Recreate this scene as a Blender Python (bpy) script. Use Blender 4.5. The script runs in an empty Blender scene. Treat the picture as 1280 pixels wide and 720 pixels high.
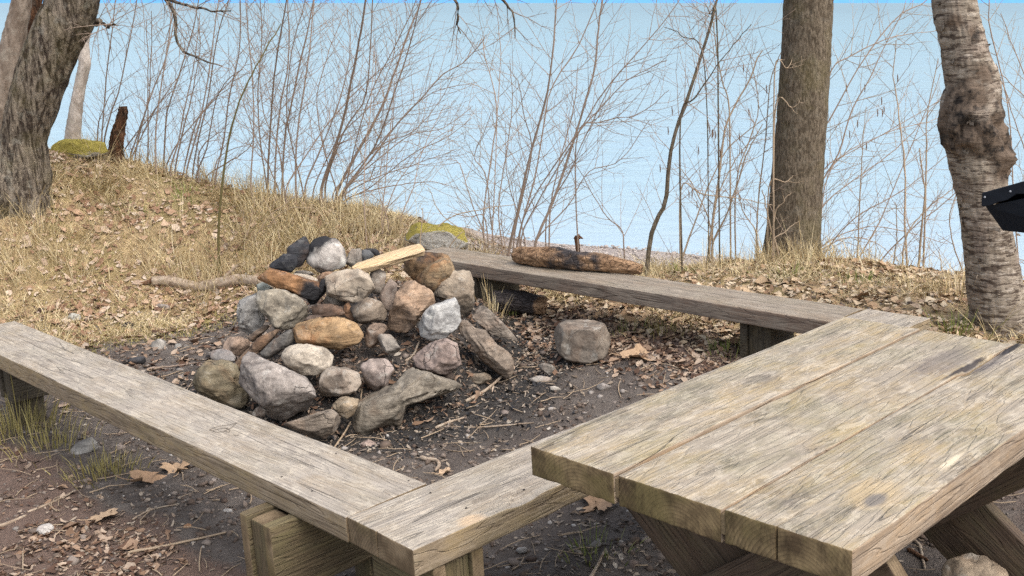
import bpy, bmesh, math, random
import numpy as np
from mathutils import Matrix, Vector
random.seed(7)
rng = np.random.default_rng(7)
SC = bpy.context.scene
COL = SC.collection
R = math.radians

# ------------------------------------------------------------------ camera model (site frame)
# The site (benches, table, pile) is laid out level in its own frame; the whole site slopes a few
# degrees towards the lake, so everything is turned by T at the end and only the lake is truly level.
F = 1292.84; PITCH = R(12.8669); ROLL = R(-3.2365); EYE = 1.6834
def cam_axes(p, r):
    c, s = math.cos(r), math.sin(r)
    rt = np.array([1., 0, 0]); up = np.array([0, math.sin(p), math.cos(p)]); fw = np.array([0, math.cos(p), -math.sin(p)])
    return c*rt + s*up, -s*rt + c*up, fw
CR, CU, CF = cam_axes(PITCH, ROLL)
EYEP = np.array([0, 0, EYE])
def ray(u, v):
    return CF + CR*((u-640)/F) + CU*((360-v)/F)
def at_y(u, v, Y):
    d = ray(u, v); return EYEP + d*(Y/d[1])
def at_z(u, v, z):
    d = ray(u, v); return EYEP + d*((z-EYE)/d[2])
_wr, _wu, _wf = cam_axes(math.atan(357/F), 0)
T = np.array([_wr, _wu, _wf]).T @ np.array([CR, CU, CF])     # site frame -> world
NW = T.T @ np.array([0, 0, 1.])                               # world up in the site frame
LAKE = 3.2
def lake_z(x, y):
    return EYE + (-LAKE - NW[0]*x - NW[1]*y)/NW[2]

# ------------------------------------------------------------------ numpy gradient noise
_perm = np.random.default_rng(3).permutation(512).astype(np.int64)
_grad = np.random.default_rng(4).normal(size=(512, 3)); _grad /= np.linalg.norm(_grad, axis=1)[:, None]
def noise(P):
    P = np.asarray(P, float); I = np.floor(P).astype(np.int64); f = P - I
    u = f*f*f*(f*(f*6-15)+10)
    out = 0.
    for dx in (0, 1):
        wx = u[..., 0] if dx else 1-u[..., 0]
        for dy in (0, 1):
            wy = u[..., 1] if dy else 1-u[..., 1]
            for dz in (0, 1):
                wz = u[..., 2] if dz else 1-u[..., 2]
                h = _perm[(_perm[(_perm[(I[..., 0]+dx) & 511]+I[..., 1]+dy) & 511]+I[..., 2]+dz) & 511]
                g = _grad[h]
                out = out + wx*wy*wz*((f[..., 0]-dx)*g[..., 0]+(f[..., 1]-dy)*g[..., 1]+(f[..., 2]-dz)*g[..., 2])
    return out*1.5
def fbm(P, oct=4, gain=.5):
    P = np.asarray(P, float); s = 0.; a = 1.
    for i in range(oct):
        s = s + a*noise(P + 17.3*i); P = P*2.03; a *= gain
    return s
def sst(a, b, x):
    t = np.clip((x-a)/(b-a), 0, 1); return t*t*(3-2*t)

# ------------------------------------------------------------------ terrain
_ctrl = []
def cp(u, v, Y): _ctrl.append(at_y(u, v, Y))
for c in [(20,224,8.0),(-200,215,8.0),(60,192,9.0),(-100,188,9.0),(150,199,9.2),(250,227,9.2),(330,245,8.8),(430,264,8.3),(520,292,7.7),
          (100,300,7.8),(200,300,7.9),(300,300,7.9),(0,350,7.3),(-150,350,7.3),(100,372,7.25),(250,362,7.6),(30,260,7.8),(160,250,8.3),
          (380,300,8.0),(450,300,7.8),(580,322,7.7),
          (640,345,7.0),(720,360,6.4),(850,347,6.4),(900,333,6.8),(990,326,6.9),(1100,331,6.6),(1200,346,6.1),(1290,362,5.6),(1400,380,5.2),
          (605,381,6.1),(650,393,5.95),(950,439,4.85),(880,425,5.1),(1190,406,5.0),(1250,430,4.8)]: cp(*c)
for (u, v, Y, d1, d2) in [(-200,205,9.,.9,2.2),(60,190,9.,.9,2.2),(150,197,9.2,.9,2.0),(250,225,9.2,.9,1.9),(330,242,8.8,.7,1.6),(430,262,8.3,.6,1.3),
                          (900,330,6.8,.45,1.2),(990,325,6.9,.5,1.3),(1100,330,6.6,.55,1.4),(1200,345,6.1,.55,1.4),(1290,360,5.6,.5,1.4)]:
    q = at_y(u, v, Y); _ctrl.append(q+np.array([q[0]*.12, 1.6, -d1])); _ctrl.append(q+np.array([q[0]*.35, 4.2, -d2]))
for (u, v) in [(560,283),(600,290),(700,305),(800,312),(950,330)]:
    d = ray(u, v); _ctrl.append(EYEP + d*(-LAKE/(d@NW)))
for (u, v) in [(600,312),(700,325),(800,336)]:
    d = ray(u, v); q = EYEP + d*(-(LAKE-.42)/(d@NW)); _ctrl.append(q)
for x in (-9, -4, 0, 4, 9):
    for y in (17.5, 21): _ctrl.append(np.array([x, y, lake_z(x, y)-(.5 if y < 18 else 1.1)]))
def _site(x, y):
    s = .7314*x+.6820*y; t = .7314*y-.6820*x
    return .19*np.clip((s-2.9)/1.1, 0, 1)**1.3*np.clip((5.6-t)/1.2, 0, 1)
for x in (-9, -5, -2.4, -1, 0, 1, 2.5, 5, 9):
    for y in (-1, 1.5, 3, 4.2): _ctrl.append(np.array([x, y, _site(x, y)]))
for p in [(-1.6,6.2),(-2.4,6.2),(-3.4,6.2),(-.8,5.4),(-2,5.2),(-3.4,5.2),(0,5.2),(.6,5.0),(-6,5.5)]: _ctrl.append(np.array([p[0], p[1], _site(*p)]))
for p in [(6.5, 8., -.75), (9, 8, -1.2), (9, 11, -1.9), (6.5, 11, -1.5), (9, 6, -.2), (-9, 12, -1.), (-9, 15, -1.6)]: _ctrl.append(np.array(p, float))
_ctrl = np.array(_ctrl)
def _phi(r): return np.sqrt(r*r + .16)
_A = _phi(np.linalg.norm(_ctrl[:, None, :2]-_ctrl[None, :, :2], axis=2)); _A -= np.eye(len(_A))*.02
_n = len(_ctrl)
_M = np.zeros((_n+3, _n+3)); _M[:_n, :_n] = _A; _M[:_n, _n] = 1; _M[:_n, _n+1] = _ctrl[:, 0]; _M[:_n, _n+2] = _ctrl[:, 1]; _M[_n:, :_n] = _M[:_n, _n:].T
_w = np.linalg.solve(_M, np.concatenate([_ctrl[:, 2], [0, 0, 0]]))
def terrain(x, y):
    x = np.asarray(x, float); y = np.asarray(y, float); shp = x.shape
    xf = x.ravel(); yf = y.ravel(); xc = np.clip(xf, -9, 9); yc = np.clip(yf, -1, 21)
    z = np.empty_like(xc)
    for i in range(0, len(xc), 60000):
        sl = slice(i, i+60000)
        r = np.hypot(xc[sl, None]-_ctrl[None, :, 0], yc[sl, None]-_ctrl[None, :, 1])
        z[sl] = _phi(r)@_w[:_n] + _w[_n] + _w[_n+1]*xc[sl] + _w[_n+2]*yc[sl]
    z = z - np.clip(yf-21, 0, 30)*.12
    return z.reshape(shp)
PC = np.array([-.84, 5.52])                                     # centre of the stone heap
AX = np.array([math.cos(R(43)), math.sin(R(43))]); NX = np.array([-AX[1], AX[0]])
def heap(x, y):
    dx = (np.asarray(x)-PC[0])/.86; dy = (np.asarray(y)-PC[1])/1.04
    r = np.hypot(dx, dy)
    return .50*np.clip(1-r, 0, 1)**.8*sst(1.02, .86, r)
def H0(x, y): return terrain(x, y) + heap(x, y)
def on_ground(u, v):
    d = ray(u, v); d = d/np.linalg.norm(d)
    ts = np.linspace(2, 30, 1401); p = EYEP + ts[:, None]*d
    g = p[:, 2]-H0(p[:, 0], p[:, 1]); k = np.argmax(g < 0)
    if g[k] >= 0: k = len(ts)-1
    t = ts[k-1]+(ts[k]-ts[k-1])*g[k-1]/(g[k-1]-g[k]+1e-9) if k > 0 else ts[0]
    return EYEP + t*d
AX3 = np.array([*AX, 0.]); NX3 = np.array([*NX, 0.]); UP = np.array([0, 0, 1.])
def st(s, t, z): return AX3*s + NX3*t + UP*z
def zones(x, y):
    """weights of char, mud, litter and grass on the ground, all in site coordinates"""
    x = np.asarray(x, float); y = np.asarray(y, float)
    P = np.stack([x, y, np.zeros_like(x)], -1)
    w = .22*fbm(P*1.7, 3); s = AX[0]*x+AX[1]*y + w; t = NX[0]*x+NX[1]*y + .22*fbm(P*1.7+9, 3)
    z = terrain(x, y)
    inside = sst(1.3, 1.6, s)*sst(4.05, 3.6, s)*sst(1.5, 2.1, t)*sst(6.9, 6.3, t)
    under = sst(4.2, 3.2, s)*sst(2.3, 2.0, t)
    char = sst(1.45, .85, np.hypot((x-PC[0]-.1)/1.0, (y-PC[1]+.1)/1.0)+w)
    char = char*(1-.45*sst(.95, .6, np.hypot((x-PC[0])/.86, (y-PC[1])/1.04)))
    grass = sst(.06, .25, z+.1*w)*sst(2.5, .5, x)*sst(6.0, 6.9, y)
    bank = sst(4.0, 4.4, s)*(1-grass)
    mud = np.clip(inside+under*.7, 0, 1)*(1-grass)
    litter = np.clip(bank + sst(1.6, 1.2, s)*sst(1.9, 2.5, t)*.85 + sst(.2, 0, mud)*.35, 0, 1)*(1-grass)
    gr2 = sst(.1, -.15, np.abs(t-7.3)-.8)*sst(1.3, 1.8, s)
    return char, mud, litter, np.clip(grass+.9*gr2, 0, 1)
def beach(x, y):
    x = np.asarray(x, float); y = np.asarray(y, float)
    return sst(7.0, 7.5, y+.25*fbm(np.stack([x*2, y*2, x*0], -1), 2))*sst(-.9, -.3, x)*sst(1.55, 1.05, x-(y-7)*.33)

# ------------------------------------------------------------------ mesh helpers
def link(o, parent=None):
    COL.objects.link(o)
    if parent is not None: o.parent = parent
    return o
def tag(o, label=None, cat=None, group=None, kind=None):
    if label: o['label'] = label
    if cat: o['category'] = cat
    if group: o['group'] = group
    if kind: o['kind'] = kind
    return o
def mesh(name, V, Fs, mats, parent=None, smooth=True, mi=None, loc=None):
    me = bpy.data.meshes.new(name)
    V = np.asarray(V, float)
    if isinstance(Fs, np.ndarray):
        k = Fs.shape[1]
        me.vertices.add(len(V)); me.vertices.foreach_set('co', V.astype(np.float32).ravel())
        me.loops.add(Fs.size); me.loops.foreach_set('vertex_index', Fs.astype(np.int32).ravel())
        me.polygons.add(len(Fs)); me.polygons.foreach_set('loop_start', np.arange(0, Fs.size, k, dtype=np.int32))
        me.update(calc_edges=True); me.validate()
    else:
        me.from_pydata([tuple(v) for v in V], [], Fs)
    if not isinstance(mats, (list, tuple)): mats = [mats]
    for m in mats: me.materials.append(m)
    if mi is not None: me.polygons.foreach_set('material_index', np.asarray(mi, np.int32))
    me.polygons.foreach_set('use_smooth', np.full(len(me.polygons), bool(smooth)))
    me.update()
    o = bpy.data.objects.new(name, me)
    if loc is not None: o.location = tuple(loc)
    return link(o, parent)
def empty(name, M=None, loc=None):
    o = bpy.data.objects.new(name, None); o.empty_display_size = .1
    if M is not None: o.matrix_world = M
    if loc is not None: o.location = tuple(loc)
    return link(o)
class Tubes:
    def __init__(s): s.V = []; s.F = []; s.n = 0
    def add(s, pts, rad, k=5, cap=True):
        pts = np.asarray(pts, float); m = len(pts); rad = np.broadcast_to(np.asarray(rad, float), (m,))
        t = np.gradient(pts, axis=0); t /= np.linalg.norm(t, axis=1)[:, None]+1e-9
        ref = np.array([0, 0, 1.]) if abs(t[0][2]) < .9 else np.array([1., 0, 0])
        b = np.cross(t, ref); b /= np.linalg.norm(b, axis=1)[:, None]+1e-9; c = np.cross(t, b)
        a = np.linspace(0, 2*np.pi, k, endpoint=False)
        ring = pts[:, None]+rad[:, None, None]*(np.cos(a)[None, :, None]*b[:, None]+np.sin(a)[None, :, None]*c[:, None])
        s.V.append(ring.reshape(-1, 3))
        i = np.arange(m-1)[:, None]*k; j = np.arange(k)[None]; j2 = (j+1) % k
        s.F.append((s.n+np.stack([i+j, i+j2, i+k+j2, i+k+j], -1)).reshape(-1, 4)); s.n += m*k
    def build(s, name, mat, parent=None, **kw):
        return mesh(name, np.concatenate(s.V), np.concatenate(s.F), mat, parent, **kw)
def smooth_path(pts, n):
    pts = np.asarray(pts, float)
    if len(pts) < 3:
        t = np.linspace(0, 1, n)[:, None]; return pts[0]*(1-t)+pts[-1]*t
    P = np.vstack([2*pts[0]-pts[1], pts, 2*pts[-1]-pts[-2]]); m = len(pts)-1
    out = []
    for g in np.linspace(0, m-1e-6, n):
        i = int(g); t = g-i; a, b, c, d = P[i:i+4]
        out.append(.5*((2*b)+(-a+c)*t+(2*a-5*b+4*c-d)*t*t+(-a+3*b-3*c+d)*t**3))
    return np.array(out)

# ------------------------------------------------------------------ node helpers
class G:
    def __init__(s, name):
        s.m = bpy.data.materials.new(name); s.m.use_nodes = True; s.nt = s.m.node_tree; s.nt.nodes.clear()
        s.out = s.nt.nodes.new('ShaderNodeOutputMaterial')
        s.tc = s.nt.nodes.new('ShaderNodeTexCoord'); s.oi = s.nt.nodes.new('ShaderNodeObjectInfo')
        s.geo = s.nt.nodes.new('ShaderNodeNewGeometry')
    def n(s, typ, ins=None, **at):
        nd = s.nt.nodes.new(typ)
        for k, v in at.items(): setattr(nd, k, v)
        for k, v in (ins or {}).items(): s.set(nd.inputs[k], v)
        return nd
    def set(s, sock, v):
        if isinstance(v, bpy.types.NodeSocket): s.nt.links.new(v, sock)
        elif isinstance(v, (tuple, list)) and sock.type == 'RGBA' and len(v) == 3: sock.default_value = (*v, 1)
        else: sock.default_value = v
    def math(s, op, a, b=0., clamp=False):
        return s.n('ShaderNodeMath', {0: a, 1: b}, operation=op, use_clamp=clamp).outputs[0]
    def vmath(s, op, a, b=(0, 0, 0)):
        return s.n('ShaderNodeVectorMath', {0: a, 1: b}, operation=op).outputs[0]
    def scale(s, vec, sc): return s.vmath('MULTIPLY', vec, sc)
    def noise(s, vec, sc=5., detail=4., rough=.5, dist=0.):
        return s.n('ShaderNodeTexNoise', {'Vector': vec, 'Scale': sc, 'Detail': detail, 'Roughness': rough, 'Distortion': dist}).outputs[0]
    def voro(s, vec, sc=5., feat='F1', out=0):
        return s.n('ShaderNodeTexVoronoi', {'Vector': vec, 'Scale': sc}, feature=feat).outputs[out]
    def ramp(s, fac, *st):
        r = s.n('ShaderNodeValToRGB', {'Fac': fac}); e = r.color_ramp.elements
        while len(e) < len(st): e.new(.5)
        for el, (p, c) in zip(e, st):
            el.position = p; el.color = (*(c if isinstance(c, (tuple, list)) else (c, c, c)), 1)
        return r.outputs[0]
    def mix(s, fac, a, b, blend='MIX'):
        nd = s.n('ShaderNodeMix', data_type='RGBA', blend_type=blend)
        s.set(nd.inputs[0], fac); s.set(nd.inputs[6], a); s.set(nd.inputs[7], b)
        return nd.outputs[2]
    def step(s, x, a, b): return s.n('ShaderNodeMapRange', {0: x, 1: a, 2: b, 3: 0., 4: 1.}, clamp=True).outputs[0]
    def pos(s, seed=True):
        if not seed: return s.tc.outputs['Object']
        off = s.vmath('MULTIPLY', s.n('ShaderNodeCombineXYZ', {0: s.oi.outputs['Random'], 1: s.oi.outputs['Random'], 2: s.oi.outputs['Random']}).outputs[0], (37, 53, 71))
        return s.vmath('ADD', s.tc.outputs['Object'], off)
    def attr(s, name, out='Color', typ='GEOMETRY'):
        return s.n('ShaderNodeAttribute', attribute_name=name, attribute_type=typ).outputs[out]
    def done(s, col, rough=.8, bump=None, dist=.01, strength=1., spec=.3, trans=None, **kw):
        b = s.n('ShaderNodeBsdfPrincipled', {'Base Color': col, 'Roughness': rough, 'Specular IOR Level': spec, **kw})
        if bump is not None:
            s.nt.links.new(s.n('ShaderNodeBump', {'Height': bump, 'Distance': dist, 'Strength': strength}).outputs[0], b.inputs['Normal'])
        s.nt.links.new(b.outputs[0], s.out.inputs[0]); return s.m
# ------------------------------------------------------------------ materials
def wood(name, light, mid, dark, yellow, stain=.5, paint=.5, streak=1., green=0., rough=.75, spots=(), flakec=(.58, .51, .405)):
    """weathered plank, grain along local x"""
    g = G(name); P = g.pos()
    Q = g.scale(P, (1.3, 26, 26)); fine = g.scale(P, (4, 110, 110))
    wob = g.noise(g.scale(P, (1.6, 5, 5)), 1., 3, .5)
    sy = g.n('ShaderNodeSeparateXYZ', {0: g.scale(g.tc.outputs['Object'], (1, 1, 1))})
    yy = g.math('ADD', sy.outputs[1], g.math('MULTIPLY', g.math('SUBTRACT', wob, .5), .045))
    zz = g.math('ADD', g.math('ADD', sy.outputs[2], .02), g.math('MULTIPLY', g.noise(g.scale(P, (1.1, .6, .6)), 1., 2), .07))
    rr = g.math('SQRT', g.math('ADD', g.math('MULTIPLY', yy, yy), g.math('MULTIPLY', zz, zz)))
    ring = g.math('FRACT', g.math('MULTIPLY', rr, 75.))
    ring = g.math('POWER', ring, 3.)
    st = g.noise(Q, 1., 6, .65); f2 = g.noise(fine, 1., 3, .6)
    big = g.noise(g.scale(P, (3.0, 6., 6.)), 1.3, 7, .7, .3)
    patch = g.noise(g.scale(P, (8, 17, 17)), 1.6, 9, .78, .7)
    c = g.mix(g.step(st, .34, .66), mid, light)
    c = g.mix(g.math('MULTIPLY', g.step(big, .45, .62), .75), c, yellow)
    c = g.mix(g.math('MULTIPLY', g.step(g.noise(g.scale(P, (2.6, 7, 7)), 1.7, 8, .72, .4), .5, .64), stain), c, dark)
    flake = g.math('MULTIPLY', g.step(patch, .50, .58), paint)
    c = g.mix(flake, c, flakec)
    if green: c = g.mix(g.math('MULTIPLY', g.step(g.noise(g.scale(P, (.6, 1, 1)), 6., 6, .7), .45, .62), green), c, (.19, .185, .085))
    dk = g.math('MULTIPLY', ring, .34*streak)
    c = g.mix(dk, c, dark)
    nf = g.noise(g.scale(P, (.9, 9, 9)), 1., 3, .5, .25)
    fig = g.math('ABSOLUTE', g.math('SUBTRACT', g.math('FRACT', g.math('MULTIPLY', nf, 17.)), .5))
    fig = g.step(fig, .38, .47)
    c = g.mix(g.math('MULTIPLY', fig, g.math('MULTIPLY', g.step(g.noise(g.scale(P, (3, 9, 9)), 1., 3), .42, .62), .42*streak)), c, dark)
    split = g.step(g.math('ABSOLUTE', g.math('SUBTRACT', g.noise(g.scale(P, (.7, 14, 14)), 1., 2, .4), .5)), .006, .002)
    split = g.math('MULTIPLY', split, g.step(g.noise(g.scale(P, (1.5, 6, 6)), 1., 2), .50, .56))
    c = g.mix(g.math('MULTIPLY', split, .65), c, tuple(.35*x for x in dark))
    crack = g.step(f2, .56, .66)
    c = g.mix(g.math('MULTIPLY', crack, .6*streak), c, dark)
    f3 = g.noise(g.scale(P, (2.2, 150, 150)), 1., 2, .5, .3)
    c = g.mix(g.math('MULTIPLY', g.step(f3, .60, .66), .5*streak), c, dark)
    c = g.mix(g.math('MULTIPLY', g.step(g.noise(g.scale(P, (6, 170, 170)), 1., 2), .52, .62), .5), c, light)
    for (cx, cy, rx, ry, col, k) in spots:
        d = g.vmath('SUBTRACT', g.tc.outputs['Object'], (cx, cy, 0)); d = g.vmath('MULTIPLY', d, (1/rx, 1/ry, 0))
        ln = g.n('ShaderNodeVectorMath', {0: d}, operation='LENGTH').outputs[1]
        ln = g.math('ADD', ln, g.math('MULTIPLY', g.math('SUBTRACT', g.noise(g.scale(P, (14, 40, 40)), 1., 4, .6), .5), 1.1))
        c = g.mix(g.math('MULTIPLY', g.step(ln, 1.05, .55), k), c, col)
    h = g.math('ADD', g.math('MULTIPLY', st, .5), g.math('ADD', g.math('MULTIPLY', f2, -.7), g.math('ADD', g.math('MULTIPLY', ring, -.35), g.math('ADD', g.math('MULTIPLY', fig, -.5), g.math('MULTIPLY', split, -1.2)))))
    return g.done(c, rough, h, .004, .9, .25)
def endgrain(name, light, dark, moss):
    g = G(name); P = g.pos()
    s = g.n('ShaderNodeSeparateXYZ', {0: g.tc.outputs['Object']})
    w = g.math('MULTIPLY', g.math('SUBTRACT', g.noise(P, 9., 3), .5), .02)
    y = g.math('ADD', s.outputs[1], g.math('ADD', .03, w)); z = g.math('ADD', s.outputs[2], .12)
    rr = g.math('SQRT', g.math('ADD', g.math('MULTIPLY', y, y), g.math('MULTIPLY', z, z)))
    ring = g.math('POWER', g.math('FRACT', g.math('MULTIPLY', rr, 110.)), 2.)
    n1 = g.noise(P, 13., 5, .6); n2 = g.noise(g.scale(P, (1, 1, .4)), 38., 4, .7)
    c = g.mix(g.step(n1, .38, .62), dark, light)
    c = g.mix(g.math('MULTIPLY', ring, .5), c, tuple(.5*x for x in dark))
    c = g.mix(g.math('MULTIPLY', g.step(g.noise(P, 7., 4), .48, .62), .7), c, moss)
    c = g.mix(g.math('MULTIPLY', g.step(n2, .52, .7), .6), c, tuple(.45*x for x in dark))
    return g.done(c, .9, g.math('ADD', g.math('MULTIPLY', ring, -.4), n2), .004, .8, .15)
_ta = np.array([math.cos(R(42.85)), math.sin(R(42.85)), 0]); _tb = np.array([-_ta[1], _ta[0], 0])
def _loc(u, v, z, s0, tc, a=_ta, b=_tb): q = at_z(u, v, z); return float(q@a-s0), float(q@b-tc)
TW = ((.365, .31, .24), (.25, .21, .162), (.115, .098, .08), (.37, .275, .145), .75, .42, .38, .26)
_k = _loc(1093, 626, .725, 1.666, 1.04); _b1 = _loc(1262, 437, .725, 1.666, 1.04); _b2 = _loc(1225, 452, .725, 1.666, 1.04); _b3 = _loc(1180, 452, .725, 1.666, 1.337)
WOOD_TABLE = wood('weathered_table_wood', *TW)
WOOD_TABLE_MID = wood('stained_table_wood', *TW, spots=[(*_b3, .2, .07, (.10, .085, .09), .5), (1.2, -.13, .16, .012, (.03, .026, .03), .9)])
WOOD_TABLE_KNOT = wood('knotty_table_wood', *TW, spots=[(_k[0]+.03, _k[1]+.02, .10, .06, (.44, .32, .17), .5), (*_k, .042, .022, (.17, .15, .13), .95), (*_b1, .10, .02, (.02, .018, .02), .95), (*_b2, .16, .06, (.085, .075, .085), .65), (.52, -.1, .07, .012, (.66, .56, .40), .7)])
WOOD_SIDE = wood('table_side_wood', (.36, .28, .20), (.24, .18, .125), (.11, .08, .06), (.38, .26, .15), .5, .3, flakec=(.44, .37, .29))
BENCH_SIDE = wood('bench_side_wood', (.33, .26, .18), (.23, .175, .11), (.11, .08, .055), (.34, .25, .13), .5, .3, 1., .15, flakec=(.42, .35, .26))
BACK_SIDE = wood('back_bench_side_wood', (.28, .23, .18), (.19, .15, .115), (.08, .06, .05), (.20, .13, .09), .5, .1)
SHADED_POST = wood('shaded_timber', (.10, .085, .06), (.07, .055, .04), (.03, .024, .02), (.10, .08, .045), .5, .05)  # darker copy of the post timber, under-bench shade put into its colour
BW = ((.38, .335, .28), (.295, .255, .21), (.145, .122, .10), (.33, .265, .19), .5, .5, .6, .10)
WOOD_BENCH = wood('weathered_bench_wood', *BW)
_ra = np.array([math.cos(R(42.2)), math.sin(R(42.2)), 0]); _c = _loc(590, 654, .44, 1.424, 2.1545, _ra, np.array([-_ra[1], _ra[0], 0]))
WOOD_BENCH_CHIP = wood('chipped_bench_wood', *BW, spots=[(*_c, .05, .035, (.50, .37, .24), .9)])
WOOD_BACK = wood('dark_bench_wood', (.32, .27, .215), (.24, .20, .155), (.10, .08, .06), (.25, .185, .125), .5, .22, 1., .12)
WOOD_POST = wood('treated_timber', (.15, .112, .066), (.098, .073, .043), (.04, .03, .02), (.16, .118, .06), .5, .1, .8, .28, flakec=(.25, .20, .13))
WOOD_LEG = wood('brown_timber', (.125, .085, .058), (.085, .058, .04), (.04, .028, .02), (.115, .075, .045), .45, .08, 1., .25, flakec=(.22, .17, .12))
END_TABLE = endgrain('table_end_grain', (.29, .21, .11), (.10, .068, .038), (.17, .135, .055))
END_BENCH = endgrain('bench_end_grain', (.25, .185, .115), (.13, .092, .055), (.16, .125, .06))
def flat(name, col, rough=.8, var=.3, sc=20., bump=.003, spec=.3, **kw):
    g = G(name); n = g.noise(g.pos(), sc, 5, .65)
    c = g.mix(n, tuple(x*(1-var) for x in col), tuple(x*(1+var) for x in col))
    return g.done(c, rough, n, bump, .8, spec, **kw)

def stone_mat(name, speck=.4, layer=0., lichen=.3, rust=.2, rough=.85):
    g = G(name); P = g.pos(); tint = g.oi.outputs['Color']; soot = g.oi.outputs['Alpha']
    n1 = g.noise(P, 9., 6, .65, .3); n2 = g.noise(P, 55., 5, .7); n3 = g.noise(P, 3.5, 4, .6)
    lo = g.mix(1., tint, (.36, .34, .33), 'MULTIPLY'); hi = g.mix(1., tint, (1.45, 1.42, 1.36), 'MULTIPLY')
    c = g.mix(g.step(n1, .32, .68), lo, hi)
    if rust: c = g.mix(g.math('MULTIPLY', g.step(g.noise(P, 5.5, 5, .6, .5), .5, .66), rust), c, (.33, .155, .065))
    if layer:
        L = g.noise(g.scale(P, (4, 7, 46)), 1., 4, .6, .2)
        c = g.mix(g.math('MULTIPLY', g.step(L, .45, .7), layer), c, lo)
    c = g.mix(g.math('MULTIPLY', g.step(n2, .54, .64), speck*.5), c, lo)
    pt = g.noise(P, 17., 7, .72, .6)
    c = g.mix(g.math('MULTIPLY', g.step(pt, .55, .60), .45), c, lo)
    c = g.mix(g.math('MULTIPLY', g.step(g.noise(P, 12., 7, .7, .4), .56, .62), .4), c, hi)
    c = g.mix(g.math('MULTIPLY', g.step(g.noise(P, 95., 4, .6), .56, .64), speck*.5), c, hi)
    li = g.math('MULTIPLY', g.step(g.noise(P, 15., 6, .7, .4), .55, .64), lichen)
    c = g.mix(li, c, (.56, .54, .48))
    cr = g.voro(g.vmath('ADD', g.scale(P, (1, 1, 1)), g.scale(g.n('ShaderNodeTexNoise', {'Vector': P, 'Scale': 5., 'Detail': 5.}).outputs['Color'], (.3, .3, .3))), 3.2, 'DISTANCE_TO_EDGE')
    ck = g.math('MULTIPLY', g.step(cr, .012, .0), g.step(n3, .48, .6))
    c = g.mix(g.math('MULTIPLY', ck, .6), c, (.05, .042, .036))
    bl = g.math('ADD', g.math('SUBTRACT', g.noise(P, 7., 6, .68), .64), g.math('ADD', soot, g.attr('soot', 'Fac')))
    c = g.mix(g.step(bl, 0., .22), c, (.022, .021, .022))
    h = g.math('ADD', g.math('ADD', g.math('MULTIPLY', n1, 1.), g.math('MULTIPLY', n2, .3)), g.math('MULTIPLY', ck, -.5))
    if layer: h = g.math('ADD', h, g.math('MULTIPLY', L, .8))
    return g.done(c, rough, h, .014, .9, .25)
STONE = stone_mat('granite_stone', .55, 0, .28, .12)
STONE_SPECK = stone_mat('speckled_stone', .9, 0, .35, .0)
STONE_LAYER = stone_mat('layered_stone', .3, .75, .12, .2)
STONE_RUST = stone_mat('rusty_stone', .3, .35, .1, .8)
STONE_LICHEN = stone_mat('lichened_stone', .7, 0, .9, 0.)
STONE_PLAIN = stone_mat('smooth_stone', .25, 0, .1, .15)

def moss_mat(name='mossy_stone', lo=.62):
    g = G(name); P = g.pos(); n = g.noise(P, 6., 5, .65); n2 = g.noise(P, 60., 4, .7)
    nz = g.n('ShaderNodeSeparateXYZ', {0: g.geo.outputs['Normal']}).outputs[2]
    st = g.mix(g.noise(P, 20., 5, .6), (.30, .28, .24), (.55, .52, .46))
    ms = g.mix(n2, (.16, .14, .03), (.45, .37, .10))
    f = g.step(g.math('ADD', g.math('MULTIPLY', nz, .55), n), lo, lo+.16)
    return g.done(g.mix(f, st, ms), .95, g.math('ADD', n2, g.math('MULTIPLY', n, .8)), .02, 1., .1)
MOSS = moss_mat()
MOSSY = moss_mat('moss_hump', .30)

def bark(name, a, b, c3, vs=(9, 9, 1.6), disp=.02, lich=.25, moss=0.):
    g = G(name); P = g.pos()
    v = g.noise(g.scale(P, vs), 1., 6, .68, .6); n = g.noise(P, 30., 6, .7); m = g.noise(P, 4., 4, .6)
    c = g.mix(g.step(v, .43, .57), b, a)
    c = g.mix(g.math('MULTIPLY', g.step(n, .52, .66), .5), c, c3)
    c = g.mix(g.math('MULTIPLY', g.step(g.noise(P, 11., 6, .7), .54, .63), lich), c, (.36, .34, .28))
    if moss: c = g.mix(g.math('MULTIPLY', g.step(m, .5, .65), moss), c, (.16, .14, .045))
    return g.done(c, .95, g.math('ADD', v, g.math('MULTIPLY', n, .4)), disp, 1., .15)
BARK_OLD = bark('fissured_bark', (.25, .205, .155), (.045, .033, .025), (.14, .115, .08), (30, 30, 5.5), .05, .35, .2)
BARK_GREY = bark('grey_bark', (.27, .22, .175), (.17, .13, .10), (.12, .095, .07), (10, 10, 2.), .012, .25)
BARK_PALE = bark('pale_bark', (.46, .41, .36), (.30, .26, .22), (.25, .21, .17), (5, 5, 4), .008, .3)
BARK_MID = bark('fine_brown_bark', (.18, .145, .105), (.075, .058, .04), (.12, .10, .068), (70, 70, 22.), .012, .12, .2)
BARK_ROT = bark('rotten_wood', (.17, .085, .045), (.045, .025, .016), (.09, .06, .04), (16, 16, 2.), .04, .1)
BARK_STICK = bark('stick_bark', (.40, .32, .24), (.24, .18, .13), (.18, .13, .09), (30, 30, 30), .004, .3)
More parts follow.
